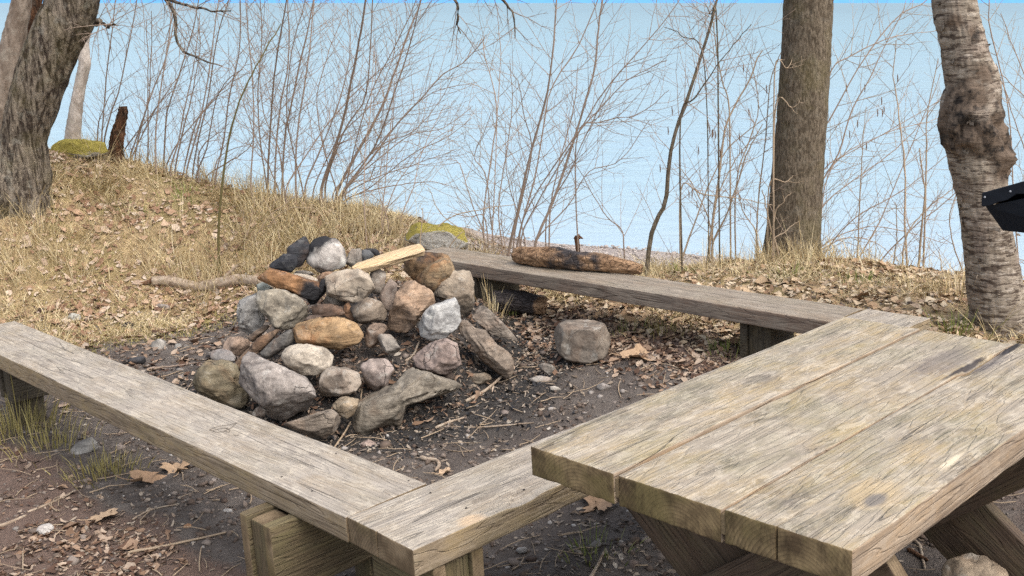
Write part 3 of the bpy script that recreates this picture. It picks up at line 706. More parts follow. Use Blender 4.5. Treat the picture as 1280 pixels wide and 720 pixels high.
# left group
hs('A', [(408,258),(425,222),(470,222),(560,245),(640,275),(702,300),(716,322),(690,355),(652,378),(600,360),(520,325),(430,285)], 'long orange brown slab lying across the top left of the heap', (.38,.21,.105), .08, STONE_RUST, sdir=(.26, -.22), th=.75, Y=5.2, flat=.72, facets=4)
hs('A', [(655,378),(700,330),(738,275),(756,300),(740,345),(690,402),(668,398)], 'charcoal black chunk at the burnt end of the orange slab', (.03,.03,.033), .5, STONE_LAYER, Y=5.22)
hs('A', [(400,335),(408,305),(440,290),(482,325),(470,352),(420,352)], 'small greenish white stone tucked under the end of the orange slab', (.40,.42,.37), .0, STONE_LICHEN, Y=5.3)
hs('A', [(302,455),(308,400),(325,372),(372,345),(412,345),(425,400),(440,475),(420,525),(362,550),(315,522)], 'pale lichened stone at the far left of the heap with a dark base', (.40,.39,.37), .04, STONE_LICHEN, Y=5.22)
hs('A', [(404,385),(410,345),(440,330),(505,335),(592,370),(640,418),(651,465),(610,505),(540,525),(490,522),(455,470),(415,430)], 'big speckled tan grey boulder right below the orange slab', (.36,.32,.255), .05, STONE_SPECK, Y=5.08)
hs('A', [(738,305),(745,280),(768,252),(830,225),(895,228),(960,270),(991,320),(985,352),(940,380),(888,393),(835,378),(752,345)], 'smooth pale tan boulder on the heap top under the low firewood end', (.49,.42,.335), .04, STONE_PLAIN, sdir=(0, -.2), Y=5.15, flat=.75)
hs('A', [(735,398),(740,350),(775,360),(830,378),(850,405),(760,412)], 'pale shadowed stone squeezed under the smooth pale tan boulder', (.38,.34,.29), .12, STONE_PLAIN, Y=5.2)
hs('A', [(680,428),(700,402),(780,400),(842,418),(846,452),(800,466),(725,464),(690,452)], 'dark brown rounded oblong stone in the middle of the heap', (.17,.115,.085), .15, STONE_PLAIN, Y=5.08)
hs('A', [(838,395),(865,398),(885,440),(892,480),(870,488),(845,455)], 'thin reddish brown chip standing beside the round brown stone', (.26,.16,.10), .05, STONE_LAYER, Y=5.08)
hs('A', [(872,425),(895,385),(950,368),(1010,392),(1045,440),(1034,482),(965,495),(898,480)], 'round greyish brown stone below the pale tan boulder with a dark cheek', (.31,.255,.20), .12, STONE, Y=5.05, sdir=(-.25, 0))
hs('A', [(965,262),(985,228),(1045,220),(1050,260),(1035,320),(1015,345),(985,322)], 'upright grey wedge stone under the middle of the split firewood', (.32,.28,.24), .12, STONE, Y=5.32)
hs('A', [(1018,372),(1035,310),(1078,280),(1106,305),(1102,365),(1082,425),(1060,438),(1030,415)], 'narrow brownish egg stone standing upright left of the cracked orange rock', (.27,.215,.18), .1, STONE_PLAIN, Y=5.2)
hs('C', [(93,510),(112,465),(140,420),(160,345),(200,290),(228,282),(275,315),(318,345),(330,380),(322,420),(290,440),(262,462),(240,505),(205,532),(160,538),(120,522)], 'cracked orange and grey angular rock leaning in the centre right of the heap', (.45,.32,.225), .10, STONE_RUST, sdir=(.05, -.2), Y=5.08, flat=.7, facets=7, lump=.1)
hs('C', [(254,515),(275,480),(300,440),(345,400),(400,375),(435,380),(456,430),(460,490),(440,525),(390,570),(330,580),(280,562)], 'white lichen covered stone on the right side of the heap', (.52,.52,.51), .06, STONE_LICHEN, Y=5.0)
hs('A', [(600,548),(612,502),(650,480),(720,470),(840,468),(900,498),(932,550),(912,592),(835,626),(720,612),(625,590)], 'long golden brown boulder in the middle of the heap', (.40,.27,.15), .07, STONE_RUST, Y=4.9, flat=.82)
hs('A', [(640,485),(665,458),(705,455),(735,472),(690,490)], 'small dusky brown stone peeping above the golden brown boulder', (.20,.15,.12), .15, STONE_PLAIN, Y=5.0)
hs('A', [(945,575),(955,530),(985,500),(1045,495),(1052,530),(1020,570),(1000,618),(952,608)], 'brown upright stone right of the golden brown boulder', (.25,.185,.14), .12, STONE, Y=4.95)
hs('A', [(1010,582),(1030,555),(1058,552),(1090,585),(1122,628),(1105,642),(1062,652),(1030,620)], 'small grey oblong stone on the dark ash below the cracked orange rock', (.33,.30,.265), 0, STONE, Y=4.9)
# front left group
hs('A', [(283,700),(300,672),(380,602),(450,530),(500,530),(512,548),(455,600),(395,650),(345,700),(310,745),(288,735)], 'leaning brown plank shaped slab at the lower left of the heap', (.25,.17,.115), .06, STONE_LAYER, th=.5, Y=4.93, flat=.75, facets=3)
hs('A', [(355,570),(385,545),(435,508),(462,512),(440,535),(385,588)], 'thin sliver of rock above the leaning brown slab', (.22,.17,.13), .06, STONE_LAYER, Y=5.05)
hs('A', [(424,645),(470,598),(520,552),(560,532),(588,560),(590,585),(545,620),(465,670),(435,662)], 'grey shale slab lying beside the leaning brown slab', (.19,.18,.165), .05, STONE_LAYER, th=.55, Y=4.88, facets=3)
hs('A', [(232,602),(258,572),(320,565),(365,590),(368,620),(345,645),(310,657),(250,642)], 'smooth pinkish tan cobble at the left foot of the heap', (.46,.34,.26), 0, STONE_PLAIN, Y=5.12)
hs('B', [(170,112),(185,85),(225,67),(270,82),(294,108),(285,128),(200,132)], 'grey cobble sitting on the olive boulder at the heap edge', (.29,.275,.27), 0, STONE_PLAIN, Y=4.98)
hs('B', [(82,230),(92,185),(115,150),(150,125),(235,124),(288,150),(302,200),(330,250),(356,310),(335,350),(280,360),(250,345),(160,300),(100,275)], 'olive brown boulder half hidden behind the left bench', OLIVE, 0, STONE_LAYER, Y=4.82, flat=.78)
hs('B', [(325,175),(335,120),(352,92),(378,87),(415,105),(470,135),(540,168),(640,220),(690,275),(714,335),(690,358),(610,385),(560,412),(525,420),(485,405),(452,355),(400,300),(352,240)], 'largest pinkish grey granite boulder at the front of the heap', (.385,.345,.315), 0, STONE_SPECK, Y=4.58, flat=.8, th=.9)
hs('B', [(380,395),(405,360),(430,343),(452,372),(445,405),(410,408)], 'small dark stone in the gap below the largest granite boulder', (.10,.085,.075), .1, STONE, Y=4.5)
hs('B', [(528,110),(535,80),(560,55),(615,42),(690,48),(745,62),(783,100),(775,150),(745,182),(700,197),(625,188),(550,145)], 'cream speckled cobble in front of the golden brown boulder', (.52,.46,.38), .03, STONE_SPECK, Y=4.75, flat=.88)
hs('B', [(720,258),(740,215),(770,178),(800,152),(880,155),(912,185),(924,240),(905,275),(870,295),(800,302),(745,302)], 'grey tan stone right of the largest granite boulder', (.36,.315,.265), 0, STONE, Y=4.65)
hs('B', [(922,135),(945,112),(1000,112),(1065,125),(1087,158),(1065,205),(1052,250),(1005,285),(965,275),(945,235)], 'pinkish grey stone in front of the ash next to the grey tan stone', (.40,.335,.30), 0, STONE, Y=4.72)
hs('B', [(783,352),(815,312),(860,305),(910,308),(900,355),(885,388),(850,410),(812,392)], 'small tan stone low at the front below the grey tan stone', (.37,.30,.215), 0, STONE, Y=4.5)
hs('B', [(540,440),(600,432),(690,392),(770,366),(800,385),(812,425),(795,468),(735,512),(680,508),(600,470)], 'half buried flat grey brown stone close behind the left bench', (.26,.22,.18), 0, STONE_LAYER, Y=4.38)
hs('D', [(8,392),(14,340),(40,290),(75,265),(130,252),(185,235),(215,195),(240,165),(290,155),(360,182),(430,198),(485,235),(450,262),(350,282),(285,305),(225,325),(205,395),(130,400),(75,430),(45,455),(18,445)], 'long ridge shaped grey tan rock at the right front of the heap', (.30,.265,.215), 0, STONE_LAYER, Y=4.62, flat=.75, facets=6, lump=.09, th=.8)
hs('D', [(275,92),(285,70),(305,52),(360,28),(420,14),(465,35),(482,100),(472,172),(380,155),(290,130)], 'pinkish tan boulder with a cracked side right of the ash', (.39,.31,.275), 0, STONE, Y=4.85, flat=.75)
hs('C', [(455,520),(462,492),(480,485),(512,505),(535,550),(600,560),(650,620),(705,652),(728,690),(722,735),(690,770),(640,745),(560,660),(525,650),(545,628),(510,590),(475,572)], 'long brownish rock trailing from the right foot of the heap', (.31,.255,.205), 0, STONE_LAYER, Y=5.0, flat=.75, th=.6)
hs('C', [(525,425),(545,412),(575,418),(655,482),(742,572),(735,584),(640,560),(570,505),(530,460)], 'flat grey slab half sunk in dirt behind the long brownish rock', (.33,.285,.24), 0, STONE_LAYER, Y=5.25, th=.6)
hs('D', [(495,188),(530,168),(585,165),(618,170),(600,205),(555,218)], 'small tan grey rock half buried in front of the long brownish rock', (.27,.23,.18), 0, STONE_LAYER)
hs('B', [(918,552),(930,530),(950,518),(1000,530),(992,555),(955,573)], 'pinkish pebble lying on the mud in front of the ridge shaped rock', (.43,.335,.29), 0, STONE_PLAIN)
hs('C', [(225,700),(300,680),(300,720),(230,735)], 'dark sooty stone in the ash between the white stone and the pinkish boulders', (.10,.09,.08), .2, STONE)
# the boulder standing apart and loose stones
stone('C', [(931,570),(935,535),(960,500),(1010,478),(1075,477),(1135,480),(1185,505),(1205,540),(1217,590),(1200,655),(1165,690),(1125,706),(1040,697),(985,680),(952,645)], 'squarish grey brown boulder standing alone right of the heap', (.25,.215,.18), 0, STONE, dy=-.12, flat=.85, th=1.15, boxy=.55, facets=1, lump=.03, cuts=[(0, 1, .25, .66), (-.25, -.2, 1, .62), (.85, .05, .55, .74), (-1, .1, .3, .8)])
LG = 'loose stones lying about the clearing'
def ls(*a, **k): return stone(*a, group=LG, sub=k.pop('sub', 3), **k)
ls('D', [(783,192),(830,176),(892,188),(897,200),(875,210),(800,210)], 'flat whitish stone on the mud below the lone boulder', (.45,.42,.38), 0, STONE_PLAIN)
ls('D', [(828,128),(860,118),(890,125),(917,160),(905,182),(855,165)], 'flat grey stone just behind the flat whitish stone', (.30,.28,.25), 0, STONE_LAYER)
ls('D', [(880,228),(905,222),(930,238),(920,248),(890,242)], 'small pale pebble to the lower right of the flat whitish stone', (.40,.37,.33), 0, STONE_PLAIN)
ls('D', [(1085,220),(1120,208),(1157,225),(1150,240),(1105,245)], 'knobbly grey pebble on mud near the table edge', (.33,.30,.28), 0, STONE)
ls('P', [(186,437),(190,427),(197,423),(206,427),(208,437),(198,441)], 'pale grey cobble on the dark dirt behind the left bench', (.38,.36,.33), 0, STONE)
ls('P', [(217,439),(219,431),(226,429),(228,438),(222,441)], 'round grey pebble between the pale cobble and the heap', (.34,.33,.31), 0, STONE)
ls('P', [(228,437),(231,430),(238,431),(239,438),(232,441)], 'brownish grey pebble closest to the heap on its left side', (.28,.26,.24), 0, STONE)
ls('P', [(159,452),(164,446),(178,445),(183,451),(175,457),(163,457)], 'flat blackish stone behind the left bench', (.06,.06,.065), 0, STONE_PLAIN)
ls('P', [(152,408),(157,402),(166,403),(168,411),(158,414)], 'small black lump of coal beside the mossy grass edge', (.02,.022,.028), .3, STONE_PLAIN)
ls('P', [(192,384),(198,379),(210,380),(213,385),(202,389)], 'smooth grey pebble on the grass below the fallen branch', (.32,.28,.25), 0, STONE_PLAIN)
ls('P', [(82,399),(88,391),(100,392),(101,401),(90,404)], 'pale lichened rock in the olive grass beyond the left bench', (.38,.37,.32), 0, STONE_LICHEN)
ls('F', [(185,385),(205,352),(245,330),(275,345),(240,372),(205,392)], 'flat light grey rock in the debris under the left bench', (.40,.385,.36), 0, STONE_LAYER, th=.5)
ls('F', [(248,372),(252,350),(268,347),(278,362),(268,375)], 'small light pebble touching the flat rock under the left bench', (.44,.42,.39), 0, STONE)
ls('F', [(98,598),(112,578),(140,572),(150,590),(125,615),(108,612)], 'white angular stone on the leaf strewn dirt at the lower left', (.52,.50,.48), 0, STONE_PLAIN, flat=.7)
ls('F', [(625,538),(635,530),(660,535),(658,552),(632,550)], 'white chip of stone beside the boxy bench support', (.60,.58,.55), 0, STONE_PLAIN)
ls('F', [(512,585),(525,572),(540,580),(538,598),(518,598)], 'small orange tinted pebble left of the boxy bench support', (.44,.26,.15), 0, STONE_PLAIN)
ls('P', [(645,688),(648,684),(656,683),(660,687),(655,692),(648,692)], 'small round grey pebble beside the near end of the right bench', (.42,.41,.40), 0, STONE_PLAIN, flat=.95)
ls('P', [(1178,712),(1186,702),(1215,693),(1245,696),(1259,708),(1264,728),(1225,738),(1180,733)], 'rounded tan rock on the ground under the picnic table leg', (.36,.29,.215), 0, STONE, sub=4, Y=2.72)
ls('P', [(1012,726),(1020,716),(1060,712),(1090,722),(1060,745),(1015,742)], 'dark rock in the shade beneath the table top', (.16,.135,.11), 0, STONE, Y=2.75)
for pts, Y, lab in [([(505,300),(512,284),(530,277),(548,282),(552,300),(530,310)], 7.35, 'mossy rock on the crest behind the heap, the left one of two'),
               ([(520,308),(528,287),(552,278),(575,284),(586,300),(578,312),(545,316)], 7.15, 'pale rock with a green moss cap behind the end of the back bench')]:
    stone('P', pts, lab, (.4, .38, .34), 0, MOSS, Y=Y, name='mossy_rock', cat='rock', th=1.1)
stone('P', [(62,195),(66,180),(82,173),(105,174),(118,176),(135,176),(138,192),(110,199),(80,199)], 'yellow green moss covered hump beside the broken stump', (.3, .3, .2), 0, MOSSY, Y=8.75, name='mossy_mound', cat='mossy mound', th=.9, flat=.9, lump=.1)

# ------------------------------------------------------------------ logs, firewood, sticks
def logmesh(name, pts, rad, mat, parent=None, k=24, n=40, rough=.12, burn=None, jag=.25, seed=1, smooth=True):
    P = smooth_path(pts, n); rad = np.interp(np.linspace(0, 1, n), np.linspace(0, 1, len(rad)), rad)
    t = np.gradient(P, axis=0); t /= np.linalg.norm(t, axis=1)[:, None]
    b = np.cross(t, UP if abs(t[0][2]) < .8 else AX3); b /= np.linalg.norm(b, axis=1)[:, None]; c = np.cross(b, t)
    a = np.linspace(0, 2*np.pi, k, endpoint=False)
    circ = np.cos(a)[None, :, None]*b[:, None]+np.sin(a)[None, :, None]*c[:, None]
    Lc = np.concatenate([[0], np.cumsum(np.linalg.norm(np.diff(P, axis=0), axis=1))])
    q = np.stack([np.cos(a)[None]*1.6+0*Lc[:, None], np.sin(a)[None]*1.6+0*Lc[:, None], Lc[:, None]/np.mean(rad)*.35+0*a[None]], -1)+seed*5.3
    N = fbm(q, 3)
    q2 = q*np.array([4, 4, 1.2]); N2 = fbm(q2, 2)
    rr = rad[:, None]*(1+rough*N+rough*.45*N2)
    V = P[:, None]+rr[..., None]*circ
    jg = jag*rad[0]*noise(np.stack([np.cos(a)*2.2, np.sin(a)*2.2, a*0+seed], -1))[None]
    V[0] -= (jg.T*t[0]); V[-1] += (jg.T*t[-1])
    V = V.reshape(-1, 3); i = np.arange(n-1)[:, None]*k; j = np.arange(k)[None]; j2 = (j+1) % k
    Fs = np.stack([i+j, i+j2, i+k+j2, i+k+j], -1).reshape(-1, 4).tolist()
    # ends
    for base, ctr, dr in ((0, P[0], -t[0]), ((n-1)*k, P[-1], t[-1])):
        m = len(V); ins = ctr+.5*(V[base:base+k]-ctr)-dr*rad[0]*.12; V = np.vstack([V, ins, [ctr-dr*rad[0]*.05]])
        for q_ in range(k):
            q3 = (q_+1) % k
            f1 = [base+q_, base+q3, m+q3, m+q_]; f2 = [m+q_, m+q3, m+k]
            if base == 0: f1 = f1[::-1]; f2 = f2[::-1]
            Fs += [f1, f2]
    o = mesh(name, V, Fs, mat, parent, smooth=smooth)
    if burn is not None:
        vb = np.interp(np.repeat(np.linspace(0, 1, n), k), np.linspace(0, 1, len(burn)), burn)
        vb = np.concatenate([vb, np.full(k+1, burn[0]), np.full(k+1, burn[-1])])
        o.data.attributes.new('burn', 'FLOAT', 'POINT').data.foreach_set('value', vb.astype(np.float32))
    return o
zb_ = BT+.052
lp = [at_z(646,318,zb_), at_z(680,322,zb_+.004), at_z(720,326,zb_+.002), at_z(765,331,zb_-.008), at_z(801,337,zb_-.022)]
o = logmesh('charred_log', lp, [.046, .058, .060, .054, .044, .026], CHAR, k=36, n=70, rough=.22, burn=[.05, .15, .5, .62, .45, .2, .0], seed=3)
tag(o, 'charred log with brown ends resting on the back bench', 'log', 'burnt logs')
g1 = on_ground(618, 388); g2 = on_ground(682, 394)
o = logmesh('charred_log', [g1+UP*.06, (g1+g2)/2+UP*.066, g2+UP*.055], [.06, .068, .06, .052], CHAR, k=32, n=50, rough=.2, burn=[.95, 1, 1, .9, .05], seed=6)
tag(o, 'black burnt log with an orange split end lying under the back bench', 'log', 'burnt logs')
# split firewood: a wedge shaped billet
def billet(name, a, b, w0, w1, h, mat, label):
    n = 40; t = np.linspace(0, 1, n); P = a+(b-a)*t[:, None]; d = (b-a)/np.linalg.norm(b-a)
    sd = np.cross(d, UP); sd /= np.linalg.norm(sd); up = np.cross(sd, d)
    sec = []
    prof = np.array([(-1, -.1), (-.72, .45), (-.2, .62), (.45, .5), (1, .1), (.7, -.5), (0, -.75), (-.65, -.55)])
    prof = np.concatenate([smooth for smooth in [np.linspace(prof[i], prof[(i+1) % 8], 4, endpoint=False) for i in range(8)]])
    w = np.interp(t, [0, .08, .35, .8, .95, 1], [w0*.35, w0, (w0+w1)/2, w1, w1*.9, w1*.45])
    N = fbm(np.stack([np.repeat(t, 32)*3, np.tile(prof[:, 0], n)*2, np.tile(prof[:, 1], n)*2], -1)+3, 3).reshape(n, 32)
    V = P[:, None]+(w[:, None, None]*(1+.18*N[..., None]))*(prof[None, :, :1]*sd)+(h*np.interp(t, [0, .1, 1], [.6, 1, 1]))[:, None, None]*(1+.2*N[..., None])*prof[None, :, 1:]*up
    M = frame(P[n//2], d, sd); Vl = (V.reshape(-1, 3)-P[n//2])@np.array(M.to_3x3())
    i = np.arange(n-1)[:, None]*32; j = np.arange(32)[None]; j2 = (j+1) % 32
    Fs = np.stack([i+j, i+j2, i+32+j2, i+32+j], -1).reshape(-1, 4).tolist()+[list(range(32))[::-1], [(n-1)*32+q for q in range(32)]]
    o = mesh(name, Vl, Fs, [mat], smooth=True); o.matrix_world = M
    bm = bmesh.new(); bm.from_mesh(o.data); bmesh.ops.recalc_face_normals(bm, faces=bm.faces)
    for e in bm.edges:
        if len(e.link_faces) == 2 and e.calc_face_angle(0) > R(28): e.smooth = False
    bm.to_mesh(o.data); bm.free()
    return tag(o, label, 'firewood')
billet('split_firewood', at_y(441, 338, 5.25), at_y(526, 311, 5.48), .035, .085, .046, SPLIT, 'pale yellow split piece of firewood lying across the top of the heap')
# fallen branch on the left
pts = [(190,352,.03),(215,352,.035),(245,357,.03),(275,357,.035),(305,352,.035),(345,357,.03)]
bp = []
for u, v, dz in pts:
    q = on_ground(u, v+4); bp.append(np.array([q[0], q[1], gz(q[0], q[1])+dz]))
br = empty('fallen_branch', loc=bp[0]); tag(br, 'thick pale fallen branch on the grass left of the heap', 'branch')
o = logmesh('branch_wood', [b-bp[0] for b in bp], [.036, .040, .036, .042, .040, .034], BARK_STICK, br, k=20, n=60, rough=.2, seed=9)
tt = Tubes(); q = bp[0]*0
tt.add(smooth_path([q, q+np.array([-.06, -.03, -.01]), q+np.array([-.14, -.08, -.03])], 6), [.022, .013, .004], 6) if False else tt.add(smooth_path([q, q+np.array([-.06, -.03, -.005]), q+np.array([-.15, -.09, -.025])], 6), np.linspace(.02, .004, 6), 6)
tt.build('broken_tip', BARK_ROT, br)
t2 = Tubes(); q = bp[3]-bp[0]; t2.add(smooth_path([q, q+np.array([.05, .02, .05]), q+np.array([.14, .05, .12])], 6), np.linspace(.016, .01, 6), 6); t2.build('side_branch', BARK_STICK, br)

def stick(label, pts, r, mat=BARK_STICK, name='stick', group='loose sticks on the bare ground', ztop=None):
    P = []
    for p in pts:
        q = on_ground(p[0], p[1]); P.append(np.array([q[0], q[1], gz(q[0], q[1])+r*.9+(p[2] if len(p) > 2 else 0)]))
    P = np.array(P); c = P[len(P)//2].copy()
    t = Tubes(); n = 14; S = smooth_path(P-c, n); S += .0025*np.array([[noise(np.array([i*.9, 3., r*900])), noise(np.array([i*.9, 8., r*900])), 0] for i in range(n)])
    rr = np.linspace(r, r*.6, n); rr[0] *= .6; rr[-1] *= .5
    t.add(S, rr, 7)
    o = t.build(name, mat); o.location = tuple(c); return tag(o, label, 'stick', group)
stick('straight tan stick leaning from the long brownish rock onto the mud', [(582,504),(608,488),(634,470,.03)], .010)
stick('long thin stick lying flat across the mud', [(556,534),(600,533),(668,532)], .006)
stick('short thick stick beside the thin stick on the mud', [(544,537),(562,528),(583,522)], .008)
stick('bent knobbly piece of root on the mud near the bench corner', [(526,575),(534,578),(546,580),(549,586),(544,592)], .011)
stick('pale stick under the near end of the table, its tip at the lower edge', [(737,722),(746,705),(757,688)], .007)
stick('whitish crooked stick on the ground below the table edge', [(1138,672),(1150,685),(1153,700),(1157,712)], .006)
stick('reddish stub of wood beside the whitish crooked stick', [(1135,690),(1148,697),(1160,703)], .009, BARK_ROT)
stick('thin dark twig on dirt left of the bench support', [(160,690),(215,682),(292,666)], .006, TWIG_TAN)
stick('bleached yellowish twig arching over the leaf litter at lower left', [(165,650),(190,637),(225,632)], .005)
stick('slim stick lying on the leaves at lower left', [(35,645),(70,628),(95,612)], .006, BARK_STICK)
stick('short pale broken stick at the very left of the litter', [(0,664),(12,660),(34,650)], .009)
stick('dark twig lying along the foot of the olive boulder', [(185,461),(215,457),(248,455)], .006, TWIG_DARK)
stick('thin stick crossing the ash below the white lichen stone', [(506,446),(516,438),(524,428,.03)], .008)
stick('long root like twig running down past the small tan stone', [(418,560),(436,530),(450,495),(452,470)], .005, TWIG_TAN)

# large single leaves
def bigleaf(label, u, v, size, rot, curl=.3, seed=1):
    q = on_ground(u, v); z = gz(q[0], q[1]); rs = np.random.default_rng(seed)
    a = np.linspace(0, 2*np.pi, 40, endpoint=False)
    lob = 1+.20*np.cos(5*a+rs.uniform(0, 6))+.12*np.cos(8*a+1)+.10*rs.normal(size=40); lob[18:22] *= .7
    V = [(0, 0, 0)]; 
    for ring in (.35, .7, 1.):
        for k in range(40):
            rr = ring*(1+(lob[k]-1)*ring)*size*.5; x, y = rr*math.cos(a[k])*1.15, rr*math.sin(a[k])
            V.append((x, y, curl*size*(ring**2)*(.55*abs(math.sin(a[k]*1.0+.4))+.3*math.sin(a[k]*3+seed))*.6+.002))
    Fs = [(0, 1+k, 1+(k+1) % 40) for k in range(40)]
    for r_ in range(2):
        b = 1+r_*40; Fs += [(b+k, b+40+k, b+40+(k+1) % 40, b+(k+1) % 40) for k in range(40)]
    st_ = Tubes(); st_.add(smooth_path([(-size*.35, 0, .006), (-size*.7, .01, .012), (-size*.95, .03, .02)], 6), .0018, 5)
    V2 = np.concatenate(st_.V); F2 = (np.concatenate(st_.F)+len(V)).tolist()
    o = mesh('dead_leaf', np.vstack([np.array(V), V2]), Fs+F2, BIGLEAF, loc=(q[0], q[1], z+.006)); o.rotation_euler = (rs.uniform(-.15, .15), rs.uniform(-.15, .15), rot)
    o.data.attributes.new('rnd', 'FLOAT', 'POINT').data.foreach_set('value', np.full(len(o.data.vertices), rs.uniform(.1, .9), np.float32))
    return tag(o, label, 'leaf', 'large dead leaves on the ground')
bigleaf('large curled tan leaf on the dirt right of the lone boulder', 801, 449, .16, .3, .5, 3)
bigleaf('big dry leaf on mud under the table overhang, the larger of two', 750, 637, .11, 1., .45, 4)
bigleaf('smaller curled leaf behind the larger one under the table overhang', 737, 627, .07, 2.2, .8, 5)
bigleaf('pale leaf with curled lobes below the left bench', 182, 600, .12, .5, .5, 8)
bigleaf('brown leaf close under the left bench edge', 222, 588, .11, 2., .6, 11)
bigleaf('broad flat tan leaf in the litter at the lower left', 131, 649, .10, .9, .25, 13)
bigleaf('crumpled leaf beside the bench corner on the mud', 557, 594, .05, .9, .7, 14)
bigleaf('tan leaf in the shade below the long table edge', 1128, 657, .09, 2.6, .3, 15)

# ------------------------------------------------------------------ park grill
gp = at_y(1228, 241, 3.7)
gax = -NX3; gay = AX3
gc = gp+gax*.24+gay*.16
GM = frame((gc[0], gc[1], gz(gc[0], gc[1])), gax, gay)
grill = empty('park_grill', GM); tag(grill, 'black steel park grill jutting in front of the birch trunk', 'grill')
GH = frame(gc*np.array([1, 1, 0])+UP*gp[2], gax, gay)
def gpart(name, V, Fs, mat=STEEL, bev=.003):
    o = mesh(name, V, Fs, mat, grill, smooth=False); o.matrix_basis = GM.inverted() @ GH
    bm = bmesh.new(); bm.from_mesh(o.data); bmesh.ops.recalc_face_normals(bm, faces=bm.faces); bm.to_mesh(o.data); bm.free()
    if bev: m = o.modifiers.new('b', 'BEVEL'); m.width = bev; m.segments = 2
    return o
# tapered firebox, deeper than wide at the bottom
V = [(-.232, -.152, -.050), (.232, -.152, .080), (.232, .152, .060), (-.232, .152, -.07), (-.182, -.11, -.142), (.19, -.11, -.150), (.19, .11, -.150), (-.182, .11, -.142)]
gpart('firebox', V, [(0, 1, 2, 3), (4, 7, 6, 5), (0, 4, 5, 1), (1, 5, 6, 2), (2, 6, 7, 3), (3, 7, 4, 0)])
# riveted band rising to the right, bent lower edge
n_ = 16; V = []; Fs = []
for i in range(n_+1):
    x = -.24+.48*i/n_; zt = .36*(x+.24)*.98; zl = zt-.049-.006*math.sin(i*1.1)-.004*math.sin(i*2.7)
    V += [(x, -.166, zt), (x, -.158, zt), (x, -.158, zl), (x, -.166, zl)]
for i in range(n_):
    b = i*4
    for q in range(4): Fs.append((b+q, b+(q+1) % 4, b+4+(q+1) % 4, b+4+q))
Fs += [(0, 3, 2, 1), (n_*4, n_*4+1, n_*4+2, n_*4+3)]
gpart('front_band', V, Fs)
V = [(-.24, -.157, -.004), (.24, -.157, .166), (.24, .166, .03), (-.24, .166, -.13), (-.24, -.157, -.012), (.24, -.157, .158), (.24, .166, .022), (-.24, .166, -.138)]
gpart('hood', V, [(0, 1, 2, 3), (4, 7, 6, 5), (0, 4, 5, 1), (1, 5, 6, 2), (2, 6, 7, 3), (3, 7, 4, 0)])
rv = [(-.228, -.014), (-.14, .012), (-.06, .04), (.03, .075), (.12, .108), (.2, .138)]
for x, z in rv:
    a = np.linspace(0, 2*np.pi, 9)[:-1]
    gpart('rivet', [(x+.004*math.cos(t), -.1665, z+.004*math.sin(t)) for t in a]+[(x+.003*math.cos(t), -.1695, z+.003*math.sin(t)) for t in a], [tuple(range(8, 16))]+[(i, (i+1) % 8, (i+1) % 8+8, i+8) for i in range(8)], RIVET, 0)
pt = Tubes(); pt.add([(.02, 0, -.14), (.02, 0, -gp[2]-.3)], .032, 16); o = pt.build('post', STEEL, grill); o.matrix_basis = GM.inverted() @ GH
o = logmesh('stick', [np.array([-.075, -.150, .066]), np.array([.03, -.148, .104]), np.array([.16, -.146, .148])], [.013, .017, .015], BARK_STICK, k=12, n=20, seed=4)
o.matrix_world = GH; tag(o, 'short tan stick laid on top of the black grill', 'stick')
